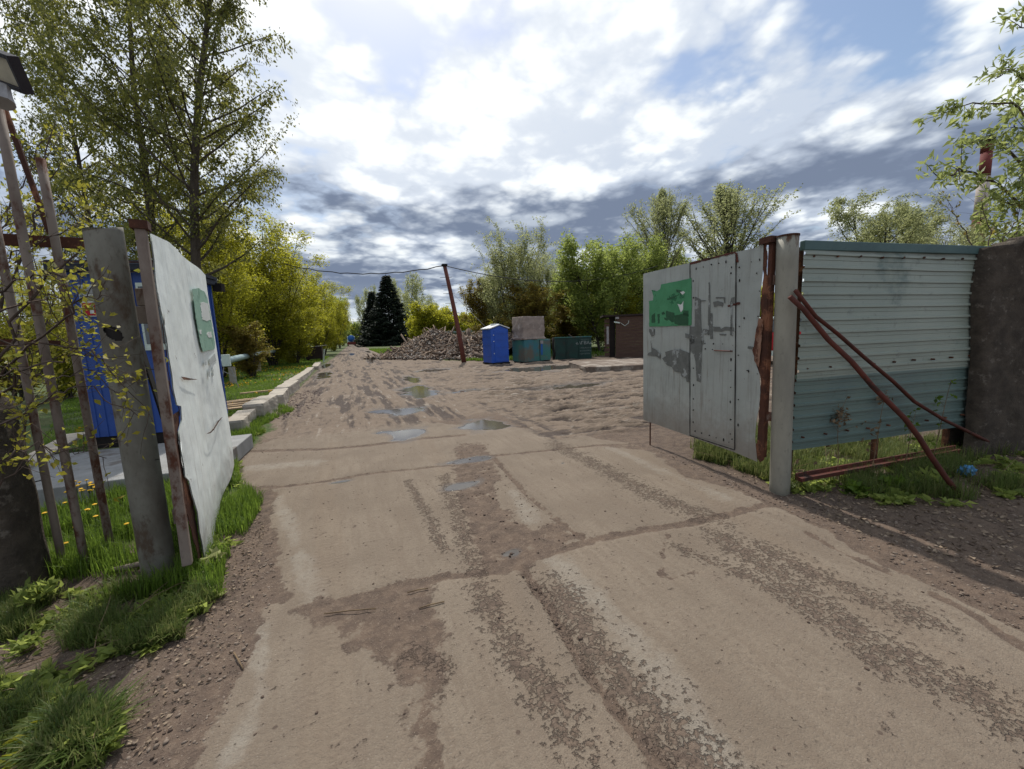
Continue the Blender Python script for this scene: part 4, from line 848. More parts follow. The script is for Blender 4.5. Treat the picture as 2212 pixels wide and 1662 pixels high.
def back_left():
    t = thing('heating_pipe', 'pale wrapped heating pipe running through the bushes behind the lawn', 'pipe', tuple(PD(492, 779, 15.6) * [1, 1, 0]))
    mb = MB(); mb.tube([PD(470, 786, 14.2), PD(500, 777, 15.6), PD(540, 768, 19.5), PD(575, 762, 25), PD(630, 750, 38), PD(690, 741, 60)], .13, 12); mb.build('pipe_run', M['pipe_silver'], t, True)
    for px, d in ((505, 16), (560, 22.5), (600, 31)):
        p = base_at(px, d); mb = MB(); mb.box((p[0], p[1], .36), (.2, .2, .74)); mb.build('pipe_support', M['conc'], t)
    p = base_at(497, 14.0); t = thing('meter_box', 'small white box on thin metal legs beside the heating pipe', 'box', tuple(p))
    mb = MB(); mb.box((p[0], p[1], 1.08), (.24, .16, .42)); mb.build('box', M['white'], t, bevel=.01)
    for sx in (-.28, .28):
        mb = MB(); mb.tube([(p[0] + sx * .3, p[1], .9), (p[0] + sx, p[1] + .05, 0)], .015, 6); mb.build('leg', M['bracket'], t)
    mb = MB(); mb.tube([(p[0] - .2, p[1], .75), (p[0] + .25, p[1], .45)], .012, 6); mb.build('cross_stay', M['bracket'], t)
    c = base_at(681, 33); t = thing('steel_bin', 'dark brown steel bin on short legs among the bushes', 'bin', tuple(c)); fd = np.array([.3, -.95])
    mb = MB()
    for s in (-1, 1): mb.box((c[0] + s * .60, c[1], .72), (.05, 1.1, 1.0)); mb.box((c[0], c[1] + s * .53, .72), (1.2, .05, 1.0))
    mb.box((c[0], c[1], .25), (1.2, 1.1, .05)); mb.build('body', M['bin'], t)
    for sx in (-.5, .5):
        for sy in (-.45, .45): mb = MB(); mb.box((c[0] + sx, c[1] + sy, .1), (.1, .1, .26)); mb.build('leg', M['bin'], t)
    mb = MB(); mb.tube([(c[0] + .1, c[1], 1.25), (c[0] + 1.0, c[1], 1.33)], .025, 6); mb.build('rod', M['bracket'], t)
    c = base_at(699, 31); mb = MB(); mb.box((0, 0, .5), (.10, .04, 1.1)); o = mb.build('white_stake', M['white']); o.location = tuple(c); o.rotation_euler = (0, .14, 0); tag(o, 'short white painted stake at the right of the brown bin', 'stake')
    # tanker lorry far down the road
    p = base_at(760, 118)
    t = thing('tanker_lorry', 'blue tanker lorry with red rear seen from behind far down the road', 'lorry', tuple(p))
    mb = MB(); mb.tube([p + [0, 0, 2.35], p + [0, 5.5, 2.35]], 1.02, 20); mb.build('tank', M['tank_blue'], t, True)
    mb = MB(); mb.box(p + [0, 2.8, 1.12], (2.2, 6.6, .32)); mb.build('chassis', M['chim_red'], t)
    mb = MB(); mb.box(p + [0, 7.2, 1.95], (2.4, 1.8, 2.3), taper=.06); mb.build('cab', M['white'], t, bevel=.1)
    mb = MB(); mb.box(p + [0, -.35, .78], (2.5, .12, .5)); mb.build('rear_bumper', M['chim_red'], t)
    for sx in (-1, 1):
        for yy in (.6, 2.0, 6.9): mb = MB(); mb.tube([p + [sx * .85, yy, .52], p + [sx * 1.2, yy, .52]], .52, 16); mb.build('wheel', M['dark'], t)
        mb = MB(); mb.box(p + [sx * 1.0, -.42, .95], (.3, .05, .16)); mb.build('tail_light', M['red'], t)
        mb = MB(); mb.box(p + [sx * 1.35, 7.4, 2.5], (.16, .08, .4)); mb.build('mirror', M['dark'], t)
back_left()
# ------------------------------------------------------------------ yard: pole, toilet, tank, dumpster, shed
def yard():
    b = G(1003, 784); dp = depth_of(b)
    t = thing('utility_pole', 'leaning red-brown steel pole with welded foot pegs by the debris heap', 'pole', tuple(b))
    tp = PD(960, 574, dp - .75); mb = MB(); pts = [b - UP * .1] + [b + (tp - b) * f + np.array([.05 * math.sin(f * 3), 0, 0]) for f in (.25, .5, .75, 1)]; mb.tube(pts, [.15, .14, .13, .12, .11], 12); mb.build('shaft', M['pole'], t, True)
    mb = MB(); mb.box(tp + UP * .02, (.30, .3, .12)); mb.build('pole_head', M['dark'], t)
    for f in (.42, .52, .62, .72, .80, .88):
        c = b + (tp - b) * f; mb = MB(); mb.tube([c - [.42, 0, .02], c + [.32, .05, .03]], .013, 5); mb.build('foot_peg', M['cable'], t)
    def cable(name, pts, r, lab, m='cable'):
        mb = MB(); mb.tube(pts, r, 5); o = mb.build(name, M[m], None, True, origin=pts[0]); tag(o, lab, 'cable')
    tpn = tp
    L1 = []; A = PD(560, 556, 26)
    for i in range(25):
        f = i / 24; p = tpn + (A - tpn) * f; p = p - UP * (4 * f * (1 - f) * .75) + UP * .03 * math.sin(i * 2.3); L1.append(p)
    cable('overhead_cable', L1, .030, 'black overhead cable sagging left from the pole across the road')
    L1 = []; A = PD(1420, 575, 30)
    for i in range(25):
        f = i / 24; p = tpn + (A - tpn) * f - UP * (4 * f * (1 - f) * 1.05); L1.append(p)
    cable('overhead_cable', L1, .026, 'black overhead cable running right from the pole into the trees')
    cable('guy_wire', [tpn - UP * 1.2, base_at(1060, 25.5) + UP * 1.9], .012, 'thin pale guy wire slanting from the pole down behind the toilet', 'paper')
    # portable toilet
    C0 = G(1063, 789); R0 = G(1101, 786); e = R0 - C0; e[2] = 0; w = np.linalg.norm(e); e /= w; f = np.array([-e[1], e[0], 0])
    w = 1.08; dpt = 1.12; t = thing('portable_toilet', 'bright blue portable toilet cabin with a white roof on the mud yard', 'toilet', tuple(C0))
    at = lambda u, v, z: C0 + e * u + f * v + UP * z
    mb = MB(); mb.box(at(w / 2, dpt / 2, 1.02), (w, dpt, 1.86), (e[0], e[1])); body = mb.build('body', M['blue_toilet'], t, bevel=.03)
    mb = MB(); mb.box(at(w / 2, dpt / 2, .06), (w + .06, dpt + .06, .10), (e[0], e[1])); mb.build('skid', M['dark'], t)
    mb = MB(); mb.box(at(w * .58, -.012, 1.0), (w * .78, .03, 1.72), (e[0], e[1])); d = mb.build('door', M['blue_toilet'], t, bevel=.012)
    for zz in (.45, .95, 1.35, 1.7): mb = MB(); mb.box(at(w * .58, -.034, zz), (w * .62, .02, .02), (e[0], e[1])); mb.build('moulded_rib', M['blue_toilet'], d)
    for zz in (.62, 1.28, 1.62): mb = MB(); mb.box(at(w * .14, -.035, zz), (.04, .03, .05), (e[0], e[1])); mb.build('hinge', M['roof_white'], d)
    for zz in (.5, 1.1, 1.55): mb = MB(); mb.box(at(-.012, dpt * .5, zz), (.02, dpt * .8, .03), (e[0], e[1])); mb.build('side_rib', M['blue_toilet'], t)
    mb = MB(); zt = 1.95; o_ = .06
    V = [at(-o_, -o_, zt), at(w / 2, -o_, zt + .20), at(w + o_, -o_, zt), at(-o_, dpt + o_, zt), at(w / 2, dpt + o_, zt + .20), at(w + o_, dpt + o_, zt)]; V2 = [v + UP * .05 for v in V]
    mb.add(V + V2, [(0, 3, 4, 1), (1, 4, 5, 2), (6, 7, 10, 9), (7, 8, 11, 10), (0, 1, 7, 6), (1, 2, 8, 7), (3, 9, 10, 4), (4, 10, 11, 5), (0, 6, 9, 3), (2, 5, 11, 8)]); mb.build('roof', M['roof_white'], t)
    mb = MB(); mb.add([at(0, .01, zt - .04), at(w, .01, zt - .04), at(w / 2, .01, zt + .19)], [(0, 1, 2)]); mb.build('gable', M['blue_toilet'], t); mb = MB(); mb.add([at(0, dpt, zt - .04), at(w, dpt, zt - .04), at(w / 2, dpt, zt + .19)], [(0, 2, 1)]); mb.build('gable', M['blue_toilet'], t)
    mb = MB(); mb.box(at(w / 2, dpt / 2, zt + .25), (.3, .5, .07), (e[0], e[1])); mb.build('roof_vent', M['roof_white'], t, bevel=.015)
    # painted steel container with a wrapped crate on top
    C0 = G(1134, 785); R0 = G(1190, 780); e = R0 - C0; e[2] = 0; w = np.linalg.norm(e); e /= w; f = np.array([-e[1], e[0], 0]); at = lambda u, v, z: C0 + e * u + f * v + UP * z
    t = thing('steel_cabinet', 'teal and rust-brown painted steel cabinet under the tarpaulin bundle', 'cabinet', tuple(C0))
    mb = MB(); mb.box(at(w / 2, .6, .67), (w, 1.2, 1.22), (e[0], e[1])); mb.build('body', M['tank'], t, bevel=.015)
    mb = MB(); mb.box(at(w * .645, -.012, .80), (.13, .02, .80), (e[0], e[1])); mb.build('blue_strip', M['tank_blue'], t)
    mb = MB(); mb.box(at(w * .65, -.02, 1.12), (.2, .02, .18), (e[0], e[1])); mb.build('plate', M['bracket'], t)
    mb = MB(); mb.box(at(w * .57, -.014, .66), (.02, .02, 1.2), (e[0], e[1])); mb.build('door_gap', M['dark'], t)
    mb = MB(); mb.box(at(w * .5, .6, .03), (w * .96, 1.1, .06), (e[0], e[1])); mb.build('feet', M['dark'], t)
    zt = 1.29; hh = top_h(C0, 684) - zt; w2 = w * .80
    import bmesh
    bm = bmesh.new(); bmesh.ops.create_cube(bm, size=1); bmesh.ops.subdivide_edges(bm, edges=bm.edges[:], cuts=24, use_grid_fill=True)
    for v in bm.verts:
        x, y, z = v.co; k = fbm(np.array([x * 7 + z * 3 + y * 2]), np.array([z * 6 - x * 4 + y * 5]), 7, 4)[0] - .5; k2 = math.sin((x * 1.2 + z) * 18 + 3 * k) * .5 * (1 if z < -.25 or x < -.2 else .3)
        s = 1 + .10 * k + .018 * k2 + (.10 if z < -.42 else 0) * (1 + k * 3)
        v.co = (x * s * w2, y * s * 1.05, z * hh * (1 + .03 * k))
    me = bpy.data.meshes.new('tarpaulin_bundle'); bm.to_mesh(me); bm.free(); me.polygons.foreach_set('use_smooth', [True] * len(me.polygons)); me.materials.append(M['tarp'])
    o = link('tarpaulin_bundle', me, None, at(w2 / 2, .58, zt + hh / 2 + .01)); o.rotation_euler = (0, 0, math.atan2(e[1], e[0])); tag(o, 'square crate wrapped in a dusty beige tarpaulin on top of the teal cabinet', 'bundle')
    # dumpster
    C0 = G(1200, 778); R0 = G(1278, 775); e = R0 - C0; e[2] = 0; w = np.linalg.norm(e); e /= w; f = np.array([-e[1], e[0], 0]); at = lambda u, v, z: C0 + e * u + f * v + UP * z
    hd = top_h(C0, 730)
    t = thing('skip_container', 'dark green steel skip with pale lettering standing right of the teal cabinet', 'skip', tuple(C0)); mb = MB()
    mb.box(at(w / 2, .03, hd / 2), (w, .05, hd), (e[0], e[1])); mb.box(at(w / 2, 1.6, hd / 2), (w, .05, hd), (e[0], e[1])); mb.box(at(.03, .8, hd / 2), (.05, 1.5, hd), (e[0], e[1])); mb.box(at(w - .03, .8, hd / 2), (.05, 1.5, hd), (e[0], e[1])); mb.box(at(w / 2, .8, .1), (w - .1, 1.5, .08), (e[0], e[1]))
    mb.build('body', M['dumpster'], t)
    mb = MB(); mb.box(at(w / 2, -.015, hd), (w + .06, .08, .05), (e[0], e[1])); mb.build('rim', M['tank'], t)
    for u in (w * .32, w * .66): mb = MB(); mb.box(at(u, -.02, hd * .48), (.06, .05, hd * .9), (e[0], e[1])); mb.build('stiffener', M['dumpster'], t)
    mb = MB(); mb.tube([at(-.10, -.02, hd), at(-.14, -.05, hd * .6), at(-.05, -.05, hd * .3), at(-.12, -.03, 0)], .07, 8); mb.build('rolled_cover', M['dark'], t, True)
    mb = MB(); mb.tube([at(w * .38, -.05, hd + .16), at(w * .50, 0, hd - .02)], .03, 6); mb.build('branch', M['twig'], t)
    def text(s, u, z, size, parent, m):
        cu = bpy.data.curves.new('t', 'FONT'); cu.body = s; cu.size = size; cu.extrude = .003; cu.align_x = 'CENTER'; to = bpy.data.objects.new('t', cu); COL.objects.link(to)
        dg = bpy.context.evaluated_depsgraph_get(); me = bpy.data.meshes.new_from_object(to.evaluated_get(dg)); bpy.data.objects.remove(to); me.materials.clear(); me.materials.append(m)
        o = link('lettering', me, parent); p = at(u, -.012, z) - np.array(abs_loc(parent)); o.location = tuple(p)
        o.rotation_euler = (math.pi / 2, 0, math.atan2(e[1], e[0])); return o
    pm = surf('faded_white_paint', (.36, .40, .39), (.24, .28, .27), 30, .7, .1, .002); pm2 = surf('very_faded_paint', (.10, .14, .13), (.055, .085, .08), 30, .7, .1, .002)
    text('«АГВА»', w * .79, hd * .66, .27, t, pm)
    rr = random.Random(9)
    for k, zz in enumerate((.50, .37, .24)):
        u = w * .66; mb = MB(); n = 0
        while u < w * .97: q = rr.uniform(.03, .08); mb.box(at(u + q / 2, -.012, hd * zz + rr.uniform(-.01, .01)), (q, .006, .085 + rr.uniform(-.02, .02)), (e[0], e[1])); u += q + rr.uniform(.012, .03)
        mb.build('faded_lettering', pm2, t)
    mb = MB(); mb.box(at(w * .82, -.012, hd * .88), (.50, .006, .035), (e[0], e[1])); mb.build('faded_line', pm2, t)
    # plank shed
    C0 = G(1306, 775); e = np.array([math.cos(-.55), math.sin(-.55), 0]); f = np.array([-e[1], e[0], 0]); at = lambda u, v, z: C0 + e * u + f * v + UP * z
    hs = top_h(C0, 684); t = thing('plank_shed', 'weathered brown plank shed with a security light behind the green poster gate', 'shed', tuple(C0))
    w = 6.5; rnd = random.Random(4); mb = MB(); z = .05; nb = 13; bh = (hs - .1) / nb
    for i in range(nb): mb.box(at(.62 + .04 * i / nb + (w - .6) / 2, rnd.uniform(-.015, .015), z + bh / 2), (w - .6, .04, bh * .97), (e[0], e[1])); z += bh
    mb.build('wall', M['shed'], t)
    mb = MB()
    for i in range(8): mb.box(at(.0 + .17, .2 + rnd.uniform(-.02, .02), .1 + i * (hs - .2) / 8 + .12), (.30, .04, .22), (e[0], e[1]))
    mb.build('side_panel', M['shed'], t)
    mb = MB(); mb.box(at(.20, .14, hs * .55), (.13, .03, hs * .42), (e[0], e[1])); mb.build('metal_strip', M['bracket'], t)
    mb = MB(); mb.box(at(.46, .25, hs / 2), (.34, .06, hs - .1), (e[0], e[1])); mb.build('dark_opening', M['dark'], t)
    mb = MB(); mb.box(at(w / 2, .9, hs + .02), (w + .2, 2.1, .09), (e[0], e[1])); mb.build('roof', M['bin'], t)
    mb = MB(); mb.tube([at(.55, -.06, hs * .86), at(.85, -.16, hs * .83)], .045, 8); l = mb.build('security_camera', M['white'], t)
    mb = MB(); mb.tube([at(.9, -.05, hs * .84), at(1.15, -.06, hs * .76), at(1.35, -.05, hs * .82), at(1.38, -.04, hs * .88)], .014, 6); mb.build('cable_loop', M['white'], t)
    mb = MB(); mb.box(at(.72, -.08, hs * .95), (.20, .08, .12), (e[0], e[1])); mb.build('floodlight', M['bracket'], t)
    # raised slab edge by the shed
    a, b2 = G(1268, 805), G(1460, 796); v = b2 - a; v[2] = 0; L_ = np.linalg.norm(v); v /= L_; n_ = np.array([-v[1], v[0], 0])
    o = rough_block('raised_slab', a + v * (L_ / 2) + n_ * 1.7 + UP * .06, (L_, 3.4, .34), math.atan2(v[1], v[0]), surf('muddy_slab', (.20, .16, .13), (.12, .09, .07), 2.5, .9, .5, .01, (.27, .235, .20), 1.3, .5, .6), 4, .05, 10); tag(o, 'raised muddy concrete slab edge in the yard before the plank shed', 'slab')
def top_h(b, py):
    lo, hi = 0, 60
    if b[0] ** 2 + b[1] ** 2 < 30: hi = 4.5
    for _ in range(50):
        m = (lo + hi) / 2
        if proj((b[0], b[1], m))[1] > py: lo = m
        else: hi = m
    return lo
yard()
def behind_gap():
    c = base_at(1668, 16); t = thing('red_van', 'red and white van glimpsed through the gap beside the grey gate post', 'van', tuple(c))
    mb = MB(); mb.box(c + UP * .95, (1.9, 4.2, .75), (.7, .7)); mb.build('body', M['red'], t, bevel=.12)
    mb = MB(); mb.box(c + UP * 1.55, (1.8, 3.9, .5), (.7, .7), taper=.1); cb = mb.build('cabin', M['glass'], t, bevel=.06)
    mb = MB(); mb.box(c + UP * 1.85, (1.7, 3.6, .12), (.7, .7)); mb.build('roof', M['white'], t, bevel=.05)
    mb = MB(); mb.box(c + UP * .5, (1.92, 4.25, .2), (.7, .7)); mb.build('bumper', M['white'], t)
    ex = np.array([.7, .7, 0]) / .99; ey = np.array([-.7, .7, 0]) / .99
    for sx in (-1, 1):
        for sy in (-1, 1): mb = MB(); p = c + ex * .88 * sx + ey * 1.35 * sy + UP * .33; mb.tube([p - ex * .1, p + ex * .1], .33, 14); mb.build('wheel', M['dark'], t)
    # chimney, street lamp
    c = base_at(2090, 60); h = top_h(c, 297); t = thing('factory_chimney', 'tall red and white banded chimney behind the leafy branches', 'chimney', tuple(c))
    bands = [(h, h - 2.0, 'chim_red', .92), (h - 2.0, h - 5.5, 'chim_red', .86), (h - 5.5, h - 11.5, 'chim_white', .95), (h - 11.5, h - 16, 'chim_red', 1.05), (h - 16, h - 20.5, 'chim_white', 1.15), (h - 20.5, 0, 'chim_red', 1.3)]
    for z1, z0, m, r in bands:
        z0 = max(z0, 0); mb = MB(); mb.tube([c + UP * z0, c + UP * z1], [r * .74, r * .71], 24); mb.build('band', M[m], t, True)
    mb = MB(); mb.tube([c + UP * (h - .9), c + UP * (h + .1)], [.76, .76], 24); mb.build('crown_ring', M['dark'], t)
    c = base_at(1903, 42); h = top_h(c, 455); t = thing('street_lamp', 'slim dark street lamp in front of the weeping willow crown', 'street lamp', tuple(c))
    mb = MB(); mb.tube([c, c + UP * (h - 1.2), c + UP * (h - .4) + [.15, 0, 0], c + UP * h + [.6, -.1, 0]], [.09, .06, .05, .045], 8); mb.build('pole', M['lampbody'], t, True)
    mb = MB(); mb.box(c + UP * (h + .05) + [1.1, -.2, 0], (1.0, .32, .16), tilt=(np.array([.93, -.17, .33]), np.array([.18, .98, 0]), np.array([-.33, .06, .94]))); mb.build('lamp_head', M['lampbody'], t, bevel=.04)
behind_gap()
# ------------------------------------------------------------------ vegetation
def tubes_mesh(lines, name, m, sides=5):
    V = []; F = []; n0 = 0
    for pts, rad in lines:
        pts = np.asarray(pts, float); n = len(pts); k = sides if rad[0] > .02 else 3
        t = np.gradient(pts, axis=0); t /= (np.linalg.norm(t, axis=1)[:, None] + 1e-9)
        up = np.array([.3, .2, .1]); a = np.cross(t, up); bad = np.linalg.norm(a, axis=1) < .05
        a[bad] = np.cross(t[bad], [0, 1, 0]); a /= np.linalg.norm(a, axis=1)[:, None]; b = np.cross(t, a)
        th = np.arange(k) * 2 * math.pi / k
        ring = pts[:, None, :] + (a[:, None, :] * np.cos(th)[None, :, None] + b[:, None, :] * np.sin(th)[None, :, None]) * np.asarray(rad)[:, None, None]
        V.append(ring.reshape(-1, 3)); i = np.arange(n - 1)[:, None] * k; j = np.arange(k)[None, :]; j2 = (j + 1) % k
        F.append((np.stack([i + j, i + j2, i + k + j2, i + k + j], -1).reshape(-1, 4)) + n0); n0 += n * k
    return mkmesh(name, np.concatenate(V), np.concatenate(F), m, True)
def leaves_mesh(P, D, size, name, m, rs, aspect=.5, droop=.3, jit=.8, shape='diamond'):
    """P leaf positions, D preferred directions; diamond leaves, each folded slightly"""
    n = len(P); d = D + rs.normal(0, jit, (n, 3)); d[:, 2] -= droop; d /= np.linalg.norm(d, axis=1)[:, None] + 1e-9
    s = np.cross(d, rs.normal(0, 1, (n, 3))); s /= np.linalg.norm(s, axis=1)[:, None] + 1e-9; nn = np.cross(d, s)
    L_ = size * rs.uniform(.6, 1.3, n)[:, None]; w = L_ * aspect * .5
    a = P; b = P + d * L_ * .45 + s * w + nn * w * .3; c = P + d * L_ - nn * L_ * .12; e = P + d * L_ * .45 - s * w + nn * w * .3
    V = np.stack([a, b, c, e], 1).reshape(-1, 3); F = np.arange(n * 4).reshape(n, 4)
    return V, F, np.repeat(np.clip(rs.normal(.5, .25, n), 0, 1), 4)
def crown_mesh(parts, name, m):
    V = []; F = []; A = []; k = 0
    for v, f, a in parts: V.append(v); F.append(f + k); A.append(a); k += len(v)
    return mkmesh(name, np.concatenate(V), np.concatenate(F), m, False, {'v': np.concatenate(A)})
def curve(p0, d0, L_, n, rs, wob=.1, lift=0.0):
    pts = [np.array(p0, float)]; d = np.array(d0, float); d /= np.linalg.norm(d); st = L_ / n
    for i in range(n):
        d = d + rs.normal(0, wob, 3) * .5 + np.array([0, 0, lift]) / n; d /= np.linalg.norm(d); pts.append(pts[-1] + d * st)
    return np.array(pts)
ENV = {'birch': lambda t: min(1, .45 + t * 4) * (1 - t) ** .75 + .10, 'round': lambda t: math.sqrt(max(0.02, 1 - (2 * t - .95) ** 2)), 'oval': lambda t: (math.sin(math.pi * min(1, max(0, t) ** .75 * .93 + .05))) ** .7, 'cone': lambda t: (1 - t) ** .8 + .08, 'column': lambda t: min(1, .35 + 2.5 * t) * (1 - t ** 3) ** .6 + .05,
       'fan': lambda t: .25 + .75 * math.sin(math.pi * min(1, t * .8)) ** .8 if t < .95 else .35}
DIM = {}
def grow_tree(seed, H, R, base=.2, stems=1, trunk=.15, limbs=40, env='oval', leafL=.1, leafN=20000, up=.5, droop=.3, twigs=6, lift=.4, splay=.3, cluster=.12, aspect=.55, leafm=None, wood=None, hang=0.0, name='tree', clump=1.0):
    rs = np.random.RandomState(seed); lines = []; tw = []
    E_ = ENV[env]
    for s in range(stems):
        if stems == 1: d0 = np.array([rs.normal(0, .03), rs.normal(0, .03), 1]); h = H; p0 = np.zeros(3); r0 = trunk
        else:
            a = 2 * math.pi * (s + rs.rand() * .7) / stems; q = splay * rs.uniform(.25, 1); d0 = np.array([math.cos(a) * q, math.sin(a) * q, 1]); h = H * rs.uniform(.70, 1.0) * (1 - .25 * q); p0 = np.array([math.cos(a), math.sin(a), 0]) * trunk * rs.uniform(.5, 2.5); r0 = trunk * rs.uniform(.5, .9)
        st = curve(p0, d0, h, 14, rs, .07, .15 if stems > 1 else 0); rad = r0 * (1 - np.linspace(0, 1, 15)) ** .8 + .006
        lines.append((st, rad)); nl = max(3, int(limbs / stems))
        for i in range(nl):
            t = base + (1 - base) * (i + rs.rand()) / nl; f = t * 14; k = min(13, int(f)); p = st[k] + (st[k + 1] - st[k]) * (f - k)
            tt = (t - base) / (1 - base); Rr = R * E_(tt) * (rs.uniform(.55, 1.15) if env != 'round' else rs.uniform(.82, 1.0))
            if stems > 1: Rr *= .55
            a = i * 2.4 + rs.rand() * .9; u = up * rs.uniform(.5, 1.4) * (1 + tt)
            d = np.array([math.cos(a), math.sin(a), u]); Ll = min(Rr * math.sqrt(1 + u * u) * .92, max(.5, (H * (1.02 if env != 'round' else .70 + .30 * math.sqrt(max(0, 1 - (Rr / R) ** 2 * .8))) - p[2])) * math.sqrt(1 + 1 / (u * u + .01)) + .15 * Rr)
            lb = curve(p, d, Ll, 6, rs, .16, lift); lr = max(.008, rad[k] * (.42 if env != 'birch' else .26)) * (1 - np.linspace(0, 1, 7)) ** .7 + .004
            lines.append((lb, lr))
            for j in range(twigs):
                q = rs.uniform(.25, 1.0) * 6; kk = min(5, int(q)); pp = lb[kk] + (lb[kk + 1] - lb[kk]) * (q - kk); dd = (lb[kk + 1] - lb[kk]) / np.linalg.norm(lb[kk + 1] - lb[kk]) * .7 + rs.normal(0, .6, 3); dd[2] += .15 - hang
                tl = max(.25, Ll * (rs.uniform(.18, .42) if env != 'round' else rs.uniform(.16, .26))); tp_ = curve(pp, dd, tl, 4, rs, .25, -hang * 1.6 + .1); lines.append((tp_, np.linspace(.007, .003, 5))); tw.append((tp_, 1.0))
            tw.append((lb[3:], 1.2))
        tw.append((st[-4:], 1.0))
    wts = np.array([np.linalg.norm(t[0][-1] - t[0][0]) * t[1] * (1 + clump * rs.rand()) for t in tw]); cnt = rs.multinomial(leafN, wts / wts.sum())
    P = []; D = []
    for (t, w), c in zip(tw, cnt):
        if c == 0: continue
        q = rs.rand(c) * (len(t) - 1); k = np.minimum(q.astype(int), len(t) - 2); f = (q - k)[:, None]; P.append(t[k] * (1 - f) + t[k + 1] * f + rs.normal(0, cluster, (c, 3))); D.append(np.repeat(((t[-1] - t[0]) / (np.linalg.norm(t[-1] - t[0]) + 1e-9))[None], c, 0) * .6)
    V, F, A = leaves_mesh(np.concatenate(P), np.concatenate(D), leafL, name, leafm, rs, aspect, droop)
    DIM[(name, seed)] = (float(np.percentile(V[:, 2], 99.7)), float(np.percentile(np.hypot(V[:, 0], V[:, 1]), 93)))
    cm = crown_mesh([(V, F, A)], name + '_crown', leafm); wm = tubes_mesh(lines, name + '_trunk', wood or M['bark'], 6)
    return wm, cm, DIM[(name, seed)]

def place(data, name, p, label, cat='tree', group=None, s=(1, 1, 1), rz=0, leafm=None):
    t = thing(name, label, cat, (p[0], p[1], gz(p[0], p[1]) - .03), group); t.scale = s if hasattr(s, '__len__') else (s, s, s); t.rotation_euler = (0, 0, rz)
    link('trunk', data[0], t); c = link('crown', data[1], t); return t
def fit(px, depth, py_top, H, R=None, hw=None):
    b = base_at(px, depth); h = top_h(b, py_top); sz = h / H; sx = sz if R is None else (hw / FPX * depth) / R; return b, (sx, sx, sz)
